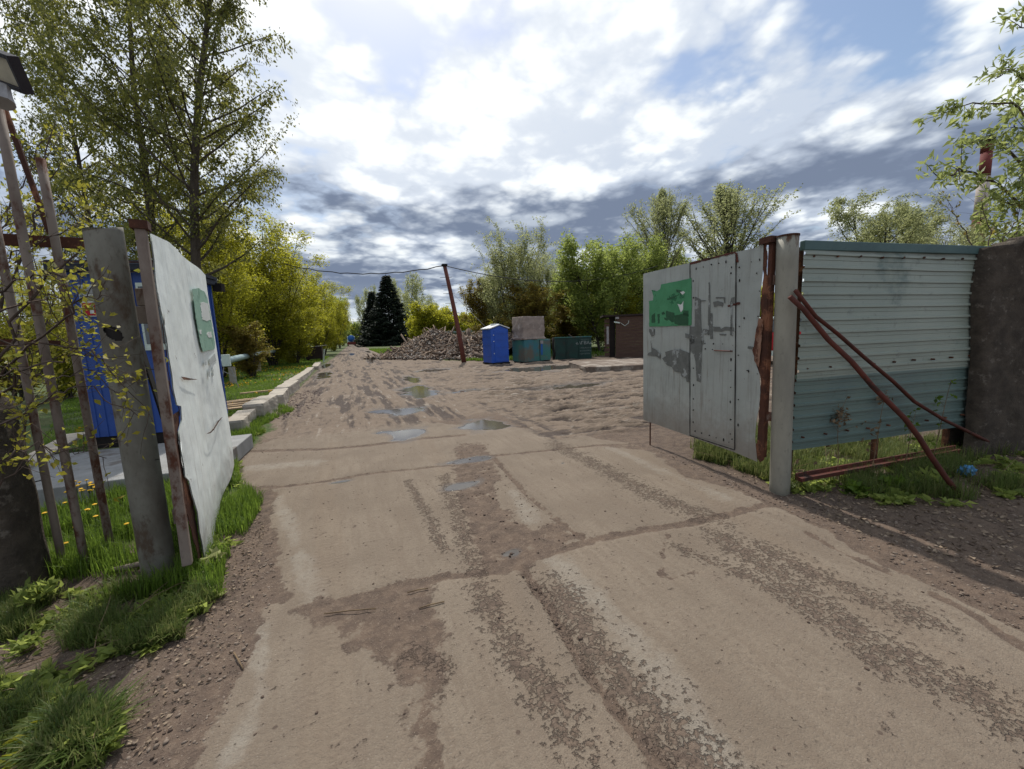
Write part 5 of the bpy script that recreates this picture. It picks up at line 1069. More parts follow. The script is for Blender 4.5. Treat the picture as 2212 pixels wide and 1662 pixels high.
# prototypes
TP = {}
def protos():
    TP['tall1'] = grow_tree(11, 17.5, 4.3, .20, 1, .19, 84, 'birch', .115, 33000, .55, .9, 8, .2, cluster=.10, aspect=.55, leafm=L['tall'], hang=.35, name='tall', clump=3)
    TP['tall2'] = grow_tree(12, 17.0, 3.9, .24, 1, .17, 80, 'birch', .115, 30000, .55, .9, 8, .2, cluster=.10, aspect=.55, leafm=L['tall'], hang=.45, name='tall', clump=3)
    TP['bushyg'] = grow_tree(21, 10, 3.3, .02, 9, .06, 100, 'column', .11, 34000, .6, .2, 7, .5, .30, .17, .6, L['yg'], M['bark_far'], name='shrub')
    TP['bushyg2'] = grow_tree(22, 8, 3.0, .02, 8, .06, 90, 'oval', .12, 26000, .6, .2, 7, .5, .36, .17, .6, L['yg'], M['bark_far'], name='shrub')
    TP['green'] = grow_tree(23, 8, 3.6, .06, 3, .07, 90, 'round', .14, 24000, .8, .1, 7, .6, .38, .14, .6, L['green'], M['bark_far'], name='shrub')
    TP['multi'] = grow_tree(24, 11, 3.0, .08, 7, .06, 90, 'column', .135, 17000, 1.6, .1, 6, .6, .22, .10, .55, L['pale'], M['bark_far'], name='multi')
    TP['round'] = grow_tree(25, 12, 3.7, .20, 1, .13, 90, 'round', .125, 17000, 1.5, .1, 9, .5, .34, .07, .6, L['pale'], M['bark_far'], name='round', clump=2)
    TP['willow'] = grow_tree(26, 11, 4.2, .15, 3, .14, 60, 'oval', .17, 24000, .9, .6, 7, .2, .35, .12, .35, L['pale'], M['bark_far'], hang=.5, name='willow', clump=3)
    TP['rust'] = grow_tree(27, 7, 1.7, .03, 6, .05, 60, 'column', .13, 15000, 1.4, .1, 6, .6, .22, .10, .55, L['rusty'], M['bark_far'], name='shrub')
    TP['bare'] = grow_tree(28, 9, 2.4, .15, 6, .05, 80, 'oval', .11, 8000, 1.3, .1, 7, .5, .3, .08, .5, L['pale'], M['bark_far'], name='bare')
    TP['far'] = grow_tree(29, 8, 3.2, .02, 6, .08, 50, 'oval', .30, 6000, .6, .1, 5, .5, .35, .30, .7, L['yg'], M['bark_far'], name='far')
    TP['fargreen'] = grow_tree(30, 9, 3.0, .05, 4, .10, 50, 'oval', .28, 5500, .8, .1, 5, .5, .3, .28, .7, L['green'], M['bark_far'], name='far')
    TP['farpale'] = grow_tree(31, 16, 4.5, .18, 3, .18, 60, 'oval', .30, 6500, 1.0, .1, 6, .5, .25, .25, .6, L['pale'], M['bark_far'], name='far')
    # spruce: whorls of drooping boughs with hanging needle sprays
    rs = np.random.RandomState(5); lines = [(np.array([[0, 0, z] for z in np.linspace(0, 19, 8)]), np.linspace(.28, .03, 8))]; P = []; D = []
    for i in range(300):
        t = (i + rs.rand()) / 300; z = .4 + 18.2 * t; R_ = 5.0 * (1 - t) ** 1.05 * rs.uniform(.75, 1.12) + .25; a = i * 2.399 + rs.rand()
        d = np.array([math.cos(a), math.sin(a), 0]); q = np.linspace(0, 1, 7); pts = np.array([0, 0, z]) + d * (q * R_)[:, None] + UP * ((-.28 * np.sin(q * math.pi * .62) + .16 * q ** 3) * R_ * (1 - .4 * t))[:, None]
        lines.append((pts, np.linspace(.05, .012, 7) * (1.1 - t))); c = int(60 * R_ / 5 * 1.6 + 22); u = np.sqrt(rs.rand(c)); k = np.minimum((u * 6).astype(int), 5); f = (u * 6 - k)[:, None]; pp = pts[k] * (1 - f) + pts[k + 1] * f
        side = np.array([-d[1], d[0], 0]); off = rs.uniform(-1, 1, c)[:, None] * (1 - u * .6)[:, None] * R_ * .22; P.append(pp + side * off - UP * np.abs(off) * .3 + rs.normal(0, .05, (c, 3))); D.append(np.repeat(d[None] * .9, c, 0) + side * np.sign(off) * .5)
    V, F, A = leaves_mesh(np.concatenate(P), np.concatenate(D), .62, 's', L['spruce'], rs, .32, .55, .3)
    TP['spruce'] = (tubes_mesh(lines, 'spruce_trunk', M['bark_far']), crown_mesh([(V, F, A)], 'spruce_crown', L['spruce']))
protos()
def trees():
    P = lambda k, n, px, d, top, H, lab, R=None, hw=None, rz=0, g=None: (lambda q: place(TP[k], n, q[0], lab, 'tree' if n not in ('shrub',) else 'shrub', g, q[1], rz))(fit(px, d, top, TP[k][2][0] if len(TP[k]) > 2 else H, TP[k][2][1] if len(TP[k]) > 2 else R, hw))
    b = base_at(428, 13.5); place(TP['tall1'], 'birch_tree', b, 'tall drooping birch with the clearest trunk, just right behind the white gate leaf', 'tree', 'tall birches over the cabin', (.88, .88, 1.0), 1.0)
    b = base_at(372, 14.8); place(TP['tall2'], 'birch_tree', b, 'tall leaning birch behind the guard cabin, second trunk from the road', 'tree', 'tall birches over the cabin', (.9, .9, 1.05), 3.4)
    b = base_at(262, 17); place(TP['tall2'], 'birch_tree', b, 'tall birch farther left above the bar fence with ragged left side', 'tree', 'tall birches over the cabin', (.72, .72, 1.0), .3)
    b = base_at(120, 27); place(TP['bushyg'], 'shrub', b, 'pale green shrub far behind the bars at the left edge', 'shrub', None, (.8, .8, .75), .3)
    b = base_at(-40, 22); place(TP['green'], 'shrub', b, 'green bush behind the fence at the very left edge', 'shrub', None, (.9, .9, 1.0), 1.3)
    b = base_at(40, 14); place(TP['rust'], 'shrub', b, 'low bronze shrub behind the bars left of the cabin', 'shrub', None, (1.0, 1.0, .42), 1.3)
    b = base_at(150, 13); place(TP['bushyg2'], 'shrub', b, 'yellowish shrub right behind the left side of the blue cabin', 'shrub', None, (.5, .5, .42), 2.3)
    # left row along the road
    lr = [('bushyg', 590, 28, 470, 105, 'largest yellow-green tree-like shrub between the birches and the road', .4), ('bushyg2', 505, 24, 560, 80, 'yellow-green shrub rising right behind the white gate leaf', 2.), ('bushyg2', 655, 38, 590, 58, 'yellow-green shrub above the brown steel bin', 1.1), ('bushyg', 700, 50, 600, 50, 'bushy tree with pointed top in the roadside row left of the lorry', 3.),
          ('bushyg2', 722, 66, 640, 38, 'lighter shrub right beside the road left of the lorry', 4.), ('green', 735, 90, 640, 32, 'grey-green shrub behind the lighter roadside shrub', .5), ('fargreen', 742, 130, 690, 20, 'small distant shrub at the left of the lorry', 1.), ('multi', 640, 34, 500, 30, 'thin upright tree poking above the roadside shrubs', 1.), ('multi', 668, 60, 588, 30, 'pale bare-topped tree behind the roadside row', 2.), ('bushyg2', 560, 34, 610, 70, 'dense low shrub behind the heating pipe', 5.), ('rust', 545, 19, 700, 42, 'brownish low thicket over the heating pipe', 2.), ('bushyg2', 612, 45, 600, 60, 'rear yellow-green shrub seen between the two large ones', .9), ('bushyg2', 468, 30, 520, 70, 'shrub standing behind the cabin roof corner', .2)]
    HH = {'bushyg': (10, 3.3), 'bushyg2': (8, 3.0), 'green': (8, 2.9), 'multi': (11, 2.6), 'round': (12, 3.6), 'willow': (11, 4.2), 'rust': (7, 1.7), 'bare': (9, 2.4), 'far': (8, 3.2), 'fargreen': (9, 3.0), 'farpale': (16, 4.5), 'spruce': (19, 5)}
    lr += [('bushyg', 480, 19, 395, 95, 'leafy yellow-green young tree between the clearest birch trunk and the road', .8), ('bushyg2', 640, 30, 640, 55, 'low bright shrub at the right foot of the large roadside shrub', 3.3), ('bushyg2', 690, 44, 655, 36, 'low bright shrub right behind the brown steel bin', 4.3), ('bushyg2', 530, 27, 500, 90, 'dense yellow-green shrub filling the space behind the large one', 5.3)]
    for k, px, d, top, hw, lab, rz in lr: P(k, 'shrub', px, d, top, HH[k][0], lab, HH[k][1], hw, rz)
    sp = [('spruce', 845, 100, 592, 60, 'tall dark spruce with a slim pointed tip behind the debris heap'), ('spruce', 812, 104, 628, 42, 'smaller dark spruce half hidden left of the tall one')]
    for i, (k, px, d, top, hw, lab) in enumerate(sp): P(k, 'spruce_tree', px, d, top, 19, lab, 5, hw, i)
    fr = [('farpale', 888, 125, 597, 38, 'bare-topped grey-green tree rising right behind the spruces'), ('farpale', 795, 150, 618, 22, 'pale slender tree left of the spruces'), ('farpale', 930, 150, 636, 26, 'small pale tree beyond the yellow hedge'), ('farpale', 870, 160, 600, 20, 'thin tree top directly right of the spruce tip'),
          ('multi', 1120, 31, 466, 62, 'tallest multi-stemmed shrub behind the portable toilet'), ('multi', 1085, 34, 545, 46, 'upright shrub left of the tallest one behind the toilet'), ('multi', 1160, 34, 520, 42, 'upright brownish shrub behind the tarpaulin bundle'), ('rust', 1046, 36, 600, 30, 'bronze-leaved shrub between the pole and the toilet'), ('bare', 1200, 46, 540, 46, 'nearly bare pale shrub behind the wrapped bundle'),
          ('green', 1300, 30, 510, 82, 'broad fresh green shrub tree behind the dark green skip'), ('green', 1235, 36, 580, 60, 'green shrub between the bundle and the skip'), ('green', 1365, 34, 520, 60, 'fresh green shrub at the left edge of the right gate leaf'), ('bushyg2', 1190, 40, 640, 60, 'low yellowish shrub behind the teal cabinet'), ('rust', 1225, 33, 660, 45, 'low bronze thicket behind the skip'), ('bushyg2', 1330, 33, 620, 60, 'dense low yellow-green shrub behind the plank shed'), ('bushyg2', 1410, 36, 640, 60, 'dense low shrub hidden partly by the right gate leaf'),
          ('round', 1420, 37, 412, 58, 'narrow rounded tree with upright branches above the gate leaf'), ('round', 1548, 38, 401, 86, 'wide rounded airy tree above the green poster gate'), ('green', 1490, 44, 560, 70, 'green shrub beneath the rounded airy trees'), ('bushyg2', 1660, 40, 640, 60, 'yellow-green shrub seen through the gap by the right gate post'),
          ('willow', 1890, 42, 392, 105, 'pale weeping willow above the corrugated panel'), ('willow', 1985, 46, 430, 60, 'smaller willow crown right of the street lamp'), ('bare', 2070, 20, 470, 60, 'nearly bare twiggy shrub in front of the chimney base'), ('green', 2262, 16, 330, 50, 'leafy green shrub tree behind the broad-leaved branches at right'), ('rust', 2190, 12, 500, 45, 'bronze shrub above the concrete wall at right')]
    fr += [('bushyg2', 1265, 40, 610, 70, 'yellow-green shrub filling in behind the skip'), ('green', 1410, 42, 540, 70, 'pale green shrub between the two rounded airy trees and the shed'), ('bushyg2', 1100, 38, 625, 60, 'low yellow-green shrub right behind the toilet roof'), ('rust', 1140, 30, 615, 55, 'brown-leaved thicket at the foot of the tallest multi-stemmed shrub'), ('green', 1560, 46, 545, 90, 'green shrub deep behind the wicket door gate')]
    for i, (k, px, d, top, hw, lab) in enumerate(fr): P(k, 'tree' if top < 560 else 'shrub', px, d, top, HH[k][0], lab, HH[k][1], hw, i * 1.3)
    rnd = random.Random(8)
    for i, px in enumerate(list(range(905, 1060, 14))):
        P('far', 'hedge_shrub', px, 78 + rnd.uniform(-6, 10), 655 + rnd.uniform(-8, 22) + (12 if px > 960 else 0), 8, 'yellow-green shrub in the even hedge row beyond the debris heap', 3.2, 22 + rnd.uniform(-4, 6), rnd.uniform(0, 6), 'hedge beyond the heap')
    for i, px in enumerate(range(1180, 2080, 45)):
        P('far', 'hedge_shrub', px, 85 + rnd.uniform(-8, 10), 645 + rnd.uniform(-14, 16) - (px - 1180) * .03, 8, 'yellow-green shrub in the distant row behind the yard and gate', 3.2, 36, rnd.uniform(0, 6), 'distant shrubs behind the yard')
    for i, px in enumerate((765, 775, 785, 778)):
        P('fargreen', 'roadside_shrub', px, 160 + 20 * i, 696 + 4 * i, 9, 'distant green shrub closing the view at the end of the road', 3, 16, rnd.uniform(0, 6), 'shrubs closing the road end')
    # far forest line: one mass of small spruces and crowns
    rs = np.random.RandomState(3); Ps = []; Ds = []
    for i in range(420):
        az = rs.uniform(-75, 100); d = rs.uniform(300, 380); h = rs.uniform(9, 17) * (1.15 if az < 0 else 1); c = np.array([math.sin(math.radians(az)) * d, math.cos(math.radians(az)) * d, 0]); n = 60; t = rs.rand(n); w = h * .22 * (1 - t) + .2; a = rs.rand(n) * 6.28
        Ps.append(np.stack([c[0] + np.cos(a) * w, c[1] + np.sin(a) * w, t * h], 1)); Ds.append(np.stack([np.cos(a), np.sin(a), -a * 0], 1))
    V, F, A = leaves_mesh(np.concatenate(Ps), np.concatenate(Ds), 3.4, 'f', None, rs, .7, .5, .5); me = crown_mesh([(V, F, A)], 'far_forest', L['farspruce']); o = link('far_forest', me); tag(o, 'dark line of distant forest along the horizon', 'forest', None, 'stuff')
trees()
# ------------------------------------------------------------------ foreground branches
def sprig(name, lines, leafm, woodm, rs, leafL, per, cluster, aspect, droop, lab, cat='bush', whorl=False, org=None, twn=7, twl=.3, jit=.8):
    W_ = []; P = []; D = []
    for pts, r0 in lines:
        pts = np.array(pts); n = len(pts) - 1; u = np.linspace(0, n, 4 * n + 1); k = np.minimum(u.astype(int), n - 1); f = (u - k)[:, None]; c = pts[k] * (1 - f) + pts[k + 1] * f; c[1:-1] += rs.normal(0, .012 * (1 + r0 * 20), (len(c) - 2, 3)); W_.append((c, np.linspace(r0, r0 * .3, len(c))))
        for i in range(twn):
            q = rs.uniform(.15, 1) * (len(c) - 1); kk = min(int(q), len(c) - 2); p = c[kk] * (1 - q + kk) + c[kk + 1] * (q - kk); d = (c[kk + 1] - c[kk]); d = d / np.linalg.norm(d) + rs.normal(0, .6, 3); t = curve(p, d, twl * rs.uniform(.5, 1.3), 4, rs, .25, .2); W_.append((t, np.linspace(r0 * .3, r0 * .12, 5)))
            cnt = max(1, int(per)); 
            for j in range(cnt):
                tip = t[rs.randint(1, 5)] if not whorl else t[[2, 4][j % 2]]
                m_ = 1 if not whorl else 7
                for _ in range(m_): P.append(tip + rs.normal(0, cluster, 3)); D.append((t[-1] - t[0]) / np.linalg.norm(t[-1] - t[0]) * .5)
    V, F, A = leaves_mesh(np.array(P), np.array(D), leafL, 'l', leafm, rs, aspect, droop, jit)
    if org is None: org = W_[0][0][0]
    g = thing(name, lab, cat, tuple(org)); cm = crown_mesh([(V - org, F, A)], 'leaves', leafm); link('leaves', cm, g)
    wm = tubes_mesh([(c - org, r) for c, r in W_], 'branches', woodm); link('branches', wm, g); return g
def fore_branches():
    rs = np.random.RandomState(4)
    A = lambda l, d0, d1: [PD(px, py, d0 + (d1 - d0) * i / max(1, len(l) - 1)) for i, (px, py) in enumerate(l)]
    ls = []
    for l, a, b, r in [([(-120, 900), (-20, 700), (40, 560), (90, 470), (110, 290)], 2.6, 2.9, .014), ([(-120, 950), (0, 760), (70, 640), (150, 560), (200, 500)], 2.3, 2.6, .012), ([(-120, 1000), (0, 800), (120, 700), (180, 640), (235, 640)], 2.2, 2.2, .010), ([(-120, 1050), (-10, 880), (60, 790), (140, 770), (200, 770)], 2.2, 2.2, .010),
                       ([(-120, 860), (-60, 640), (-10, 520), (30, 440)], 2.4, 2.7, .012), ([(-120, 1000), (20, 900), (110, 850), (190, 835), (300, 900)], 2.0, 2.2, .008), ([(-100, 720), (60, 735), (170, 745), (240, 800), (330, 910)], 2.0, 2.3, .007), ([(-100, 1150), (0, 1000), (70, 960), (150, 975), (230, 990)], 1.9, 2.3, .007), ([(-60, 1200), (0, 1060), (60, 980), (50, 900)], 2.2, 2.4, .009), ([(-60, 650), (20, 610), (80, 590), (160, 600), (220, 570)], 2.3, 2.5, .008), ([(-80, 700), (30, 660), (110, 640), (200, 690)], 2.2, 2.3, .008),
                       ([(-60, 820), (40, 800), (120, 820), (200, 800), (260, 850)], 2.1, 2.3, .006), ([(-60, 560), (0, 560), (60, 540), (130, 500), (190, 480)], 2.6, 2.7, .008)]: ls.append((A(l, a, b), r))
    sprig('young_bush', ls, L['front'], M['twig'], rs, .038, 5, .016, .6, 0, 'straggly bush with yellow young leaves growing through the left bars', 'bush', False, G(-60, 1240), 12, .26)
    ls2 = []
    for l, a, b, r in [([(-60, 600), (0, 470), (60, 380), (100, 300)], 4.2, 4.6, .012), ([(-60, 640), (40, 560), (120, 470), (180, 440)], 4.0, 4.4, .012), ([(-60, 560), (0, 520), (70, 480), (150, 520)], 3.9, 4.1, .010), ([(40, 1000), (70, 800), (110, 640), (140, 540)], 4.3, 4.6, .014), ([(0, 900), (60, 760), (90, 700), (130, 690)], 4.2, 4.3, .01), ([(20, 900), (70, 830), (110, 770), (125, 740)], 4.2, 4.3, .01)]: ls2.append((A(l, a, b), r))
    sprig('young_bush', ls2, L['front'], M['twig'], rs, .05, 11, .05, .6, 0, 'taller yellow-leaved bush just behind the rusty left bars', 'bush', False, G(60, 1150), 22, .45)
    # right: broad leaved tree over the wall
    ls3 = []; b0 = base_at(2330, 7.5)
    for l, a, b, r in [([(2300, 700), (2240, 470), (2160, 400), (2080, 370), (2030, 385)], 6.6, 6.0, .03), ([(2300, 640), (2250, 420), (2190, 330), (2130, 300), (2080, 310)], 6.8, 6.2, .03), ([(2310, 600), (2260, 300), (2200, 230), (2120, 225), (2062, 232)], 6.9, 6.0, .025), ([(2310, 560), (2280, 260), (2230, 180), (2180, 150), (2150, 170)], 6.8, 6.2, .025), ([(2320, 500), (2290, 200), (2250, 80), (2200, 60)], 6.8, 6.4, .022), ([(2300, 720), (2230, 560), (2170, 500), (2110, 470)], 6.9, 6.5, .02), ([(2300, 640), (2230, 430), (2190, 440), (2140, 430)], 6.4, 6.1, .02), ([(2310, 650), (2260, 350), (2230, 290), (2190, 270)], 6.3, 6.1, .02), ([(2310, 700), (2250, 520), (2210, 480), (2180, 520)], 6.3, 6.1, .02), ([(2330, 500), (2290, 330), (2240, 340), (2200, 390)], 6.0, 5.8, .02)]: ls3.append((A(l, a, b), r))
    ls3.append(([b0, b0 + UP * 2.4, PD(2310, 560, 6.9), PD(2300, 300, 6.7)], .09))
    sprig('broad_leaved_tree', ls3, L['acacia'], M['twig'], rs, .125, 4, .05, .34, .25, 'tree with broad pale leaves reaching over the concrete wall at the right edge', 'tree', True, b0, 11, .32, .6)
    # bare twigs near the wall top
    ls4 = [(A(l, a, b), r) for l, a, b, r in [([(2110, 560), (2090, 500), (2060, 460), (2050, 440)], 6.0, 6.3, .010), ([(2130, 560), (2140, 500), (2120, 440), (2130, 410)], 6.1, 6.3, .010), ([(2150, 560), (2180, 500), (2200, 470), (2212, 430)], 6.0, 6.1, .01)]]
    sprig('twiggy_bush', ls4, L['rusty'], M['twig'], rs, .07, 2, .02, .6, 0, 'thin bush with few purple-brown leaves above the panel end', 'bush', False, base_at(2130, 6.6), 10, .4)
fore_branches()
# ------------------------------------------------------------------ grass, weeds, stones
def blades(pts, h, w, rs, lean=.35, seg=2):
    n = len(pts); a = rs.rand(n) * 6.283; hh = h * rs.uniform(.45, 1.25, n); d = np.stack([np.cos(a), np.sin(a), 0 * a], 1); s = np.stack([-d[:, 1], d[:, 0], 0 * a], 1) * (w * rs.uniform(.6, 1.3, n))[:, None]; ln = (rs.rand(n) ** 1.5 * lean * 2 * hh)[:, None]
    p0 = pts; p1 = pts + UP * (hh * .55)[:, None] + d * ln * .35; p2 = pts + UP * (hh * (1 - .35 * (ln[:, 0] / hh / (2 * lean + 1e-9))))[:, None] + d * ln
    V = np.stack([p0 - s, p0 + s, p1 + s * .8, p1 - s * .8, p2], 1).reshape(-1, 3); i = np.arange(n)[:, None] * 5
    F3 = [tuple(r) for r in []]; Q = np.concatenate([i + np.array([[0, 1, 2, 3]])]); T = np.concatenate([i + np.array([[3, 2, 4, 4]])])
    v = np.repeat(np.clip(rs.normal(.5, .25, n), 0, 1), 5); return V, Q, i + np.array([[3, 2, 4]]), v
def grass_obj(name, sets, m, lab, cat='grass'):
    V = []; Q = []; T = []; A = []; k = 0
    for v, q, t, a in sets: V.append(v); Q.append(q + k); T.append(t + k); A.append(a); k += len(v)
    V = np.concatenate(V).astype(np.float32); Q = np.concatenate(Q); T = np.concatenate(T); A = np.concatenate(A)
    me = bpy.data.meshes.new(name); me.vertices.add(len(V)); me.vertices.foreach_set('co', V.ravel()); nl = Q.size + T.size; me.loops.add(nl)
    me.loops.foreach_set('vertex_index', np.concatenate([Q.ravel(), T.ravel()]).astype(np.int32)); me.polygons.add(len(Q) + len(T))
    me.polygons.foreach_set('loop_start', np.concatenate([np.arange(len(Q)) * 4, Q.size + np.arange(len(T)) * 3]).astype(np.int32)); me.update(calc_edges=True)
    at = me.attributes.new('v', 'FLOAT', 'POINT'); at.data.foreach_set('value', A.astype(np.float32)); me.materials.append(m); o = link(name, me); return tag(o, lab, cat, None, 'stuff')
def scatter(poly, n, rs, fn=None):
    q = np.array(poly); lo = q.min(0); hi = q.max(0); out = []; c = 0
    while c < n:
        p = rs.uniform(lo, hi, (n * 2, 2)); k = inpoly(p[:, 0], p[:, 1], poly)
        if fn is not None: k &= rs.rand(len(p)) < fn(p[:, 0], p[:, 1])
        p = p[k]; out.append(p); c += len(p)
        if len(out) > 12: break
    p = np.concatenate(out)[:n]; return np.stack([p[:, 0], p[:, 1], gzv(p[:, 0], p[:, 1])], 1)
def grass():
    rs = np.random.RandomState(9); S_ = []
    den = lambda th, sc=3.0, sd=91: (lambda x, y: np.clip((fbm(x * sc, y * sc, sd, 3) - th) * 5, 0, 1))
    # strip beside the white leaf (sunny, tall)
    strip = GP([(385, 1280), (480, 1290), (488, 1215), (555, 1115), (568, 1085), (520, 1045), (512, 985), (580, 930), (560, 935), (500, 950), (470, 1000), (380, 1150)])
    S_.append(blades(scatter(strip, 9000, rs, den(.36)), .15, .0028, rs, .4))
    inner = GP([(60, 1140), (270, 1075), (380, 1040), (500, 990), (500, 1060), (430, 1240), (380, 1290), (200, 1320), (60, 1300)])
    S_.append(blades(scatter(inner, 15000, rs, den(.38)), .20, .0026, rs, .4))
    edge2 = GP([(500, 955), (560, 925), (600, 905), (640, 885), (600, 880), (520, 905), (490, 930)]); S_.append(blades(scatter(edge2, 5000, rs, den(.3)), .13, .004, rs, .4))
    o = grass_obj('verge_grass', S_, L['grass'], 'bright tall grass along the foot of the white gate leaf and bars')
    # shaded tall grass, lower left
    S_ = []; ll = GP([(-60, 1662), (225, 1662), (245, 1570), (120, 1490), (200, 1445), (330, 1385), (430, 1330), (475, 1290), (380, 1260), (200, 1290), (0, 1290), (-200, 1400)])
    S_.append(blades(scatter(ll, 10000, rs, den(.40, 4)), .12, .0022, rs, .6)); cl = GP([(260, 1420), (400, 1375), (375, 1345), (300, 1380)]); S_.append(blades(scatter(cl, 1800, rs), .09, .003, rs, .6))
    cl = GP([(150, 1662), (250, 1590), (240, 1550), (130, 1560), (60, 1662)]); S_.append(blades(scatter(cl, 2500, rs), .11, .005, rs, .8))
    grass_obj('shaded_grass', S_, L['grassdry'], 'tall shaded grass and weeds in the lower left corner')
    def ground_weeds(poly, n, name, lab, size, m):
        P0 = scatter(poly, n, rs, den(.42, 2.5, 33)); Pn = []; Dn = []
        for p in P0:
            k = rs.randint(5, 12); a = rs.rand(k) * 6.28; Pn.append(p[None] + rs.normal(0, .012, (k, 3)) + UP * .015); Dn.append(np.stack([np.cos(a) * 1.5, np.sin(a) * 1.5, rs.uniform(.1, 1.0, k)], 1))
        Pn = np.concatenate(Pn); V, F, A = leaves_mesh(Pn, np.concatenate(Dn), size, 'w', m, rs, .5, 0, .2); return tag(link(name, crown_mesh([(V, F, A)], name, m)), lab, 'weeds', None, 'stuff')
    ground_weeds(ll, 300, 'low_weeds', 'low broad-leaved weeds mixed into the grass in the lower left', .065, L['green']); ground_weeds(strip, 160, 'low_weeds', 'low weeds in the sunny strip beside the white gate leaf', .06, L['green'])
    ground_weeds(GP([(1500, 985), (1640, 1025), (1690, 1062), (1860, 1095), (2100, 1110), (2212, 1090), (2212, 960), (2110, 950), (1720, 1000)]), 520, 'low_weeds', 'low leafy weeds beneath the corrugated panel', .075, L['green'])
    # right verge
    S_ = []; rv = GP([(1500, 985), (1640, 1025), (1690, 1062), (1760, 1075), (1860, 1090), (1990, 1085), (2080, 1100), (2212, 1080), (2212, 940), (2110, 935), (1720, 985), (1560, 960)])
    S_.append(blades(scatter(rv, 17000, rs, den(.40, 3.2)), .17, .0026, rs, .5)); rb = GP([(1495, 990), (1570, 1010), (1680, 1050), (1650, 1000), (1560, 970)]); S_.append(blades(scatter(rb, 4500, rs, den(.25)), .15, .003, rs, .5))
    behind = [(3.95, 2.6), (3.95, 3.7), (5.6, 4.0), (6.5, 2.5)]; S_.append(blades(scatter(behind, 5000, rs, den(.3)), .2, .005, rs, .5))
    grass_obj('weedy_grass', S_, L['grassdry'], 'rough grass and weeds under the corrugated panel')
    # lawn left of the kerb blocks
    S_ = []; lawn = [(-2.15, 7.6), (-2.2, 30), (-1.9, 45), (-9, 45), (-14, 25), (-6, 9)]
    S_.append(blades(scatter([(-2.1, 6.5), (-2.2, 18), (-9, 18), (-4.5, 8)], 30000, rs, den(.30, 1.2)), .09, .006, rs, .5)); S_.append(blades(scatter([(-2.2, 18), (-1.9, 46), (-12, 46), (-9, 18)], 26000, rs, den(.28, .8)), .14, .016, rs, .4))
    yp = [(8.4, 23.5), (4.5, 31), (5, 60), (20, 60), (22, 22), (14, 20.5), (12, 22.4)]; S_.append(blades(scatter(yp, 16000, rs, den(.3, .6)), .22, .025, rs, .4))
    S_.append(blades(scatter([(6.9, 24.2), (8.8, 22.0), (10.6, 22.0), (11, 24), (8, 27)], 5000, rs), .22, .014, rs, .4))
    S_.append(blades(scatter([(3.4, 48), (6.2, 46), (8, 60), (3.2, 70)], 4000, rs), .30, .04, rs, .3))
    grass_obj('lawn_grass', S_, L['grass'], 'short sunlit lawn grass beside the road and behind the yard')
    # dandelions and broad weeds
    def rosette(c, n, Ls, m, lab, name='broad_leaved_weed', cat='weed', up=.5, asp=.45):
        P = np.repeat(np.array([c]), n, 0) + rs.normal(0, .02 + Ls * .33 * (n > 80), (n, 3)) * np.array([1, 1, .6]) + UP * (.03 * (n > 80)); a = rs.rand(n) * 6.28; D = np.stack([np.cos(a) * 1.6, np.sin(a) * 1.6, rs.uniform(.1, 1, n) * up * 2], 1); V, F, A = leaves_mesh(P, D, Ls, 'w', m, rs, asp, .0, .25); V[:, 2] = np.maximum(V[:, 2], c[2] + .005)
        me = crown_mesh([(V - c, F, A)], name, m); return tag(link(name, me, None, c), lab, cat)
    gp = lambda px, py: (lambda q: np.array([q[0], q[1], gz(q[0], q[1])]))(G(px, py))
    rosette(gp(462, 1228) + UP * .05, 22, .09, L['pale'], 'pale broad-leaved weed at the bottom corner of the white gate leaf', up=1.0, asp=.7)
    rosette(gp(90, 1330) + UP * .10, 150, .055, L['green'], 'leafy nettle-like weed clump before the concrete pier', up=1.2); rosette(gp(60, 1410), 120, .05, L['green'], 'low green weed clump in the lower left shade', up=.9)
    rosette(gp(200, 1620), 110, .055, L['green'], 'sunlit broad weed clump at the bottom left corner', up=.5); rosette(gp(95, 1620), 100, .05, L['yg'], 'yellowing weed clump in the bottom left corner', up=.5); rosette(gp(325, 1400), 50, .07, L['green'], 'small bright green weed mat on the brown soil', up=.4)
    rosette(gp(1930, 1065), 170, .075, L['grass'], 'leafy green weed clump at the foot of the bent pipe', up=1.3); rosette(gp(2010, 1060), 140, .08, L['green'], 'broad weed clump right of the bent pipe', up=1.1); rosette(gp(1850, 1070), 120, .07, L['grass'], 'green weed clump between the post and the bent pipe', up=1.2); rosette(gp(1720, 1055) , 120, .07, L['green'], 'weed clump at the foot of the grey gate post', up=1.5)
    # dandelion groups behind the bars
    for i, (px, py, n, lab) in enumerate([(188, 1052, 26, 'dense cluster of yellow dandelions by the cabin slab'), (80, 1115, 9, 'few yellow dandelions beside the concrete pier'), (205, 1112, 5, 'scattered dandelions between the rusty bars'), (193, 1170, 4, 'pair of low dandelions at the base of the bars')]):
        c = gp(px, py + 45); t = thing('dandelion_clump', lab, 'flowers', tuple(c)); 
        for k in range(n):
            p = c + np.array([rs.normal(0, .10), rs.normal(0, .10), 0]); h = rs.uniform(.14, .26); mb = MB(); mb.tube([p, p + UP * h + [rs.normal(0, .01), 0, 0]], .002, 4); mb.build('stem', L['grass'], t)
            mb = MB(); top = p + UP * h; ring = [top + np.array([math.cos(a) * .017, math.sin(a) * .017, .004]) for a in np.linspace(0, 5.9, 9)]; mb.add([top + UP * .012] + ring + [top - UP * .008], [(0, 1 + q, 1 + (q + 1) % 9) for q in range(9)] + [(10, 1 + (q + 1) % 9, 1 + q) for q in range(9)]); mb.build('flower_head', M['yellow'], t)
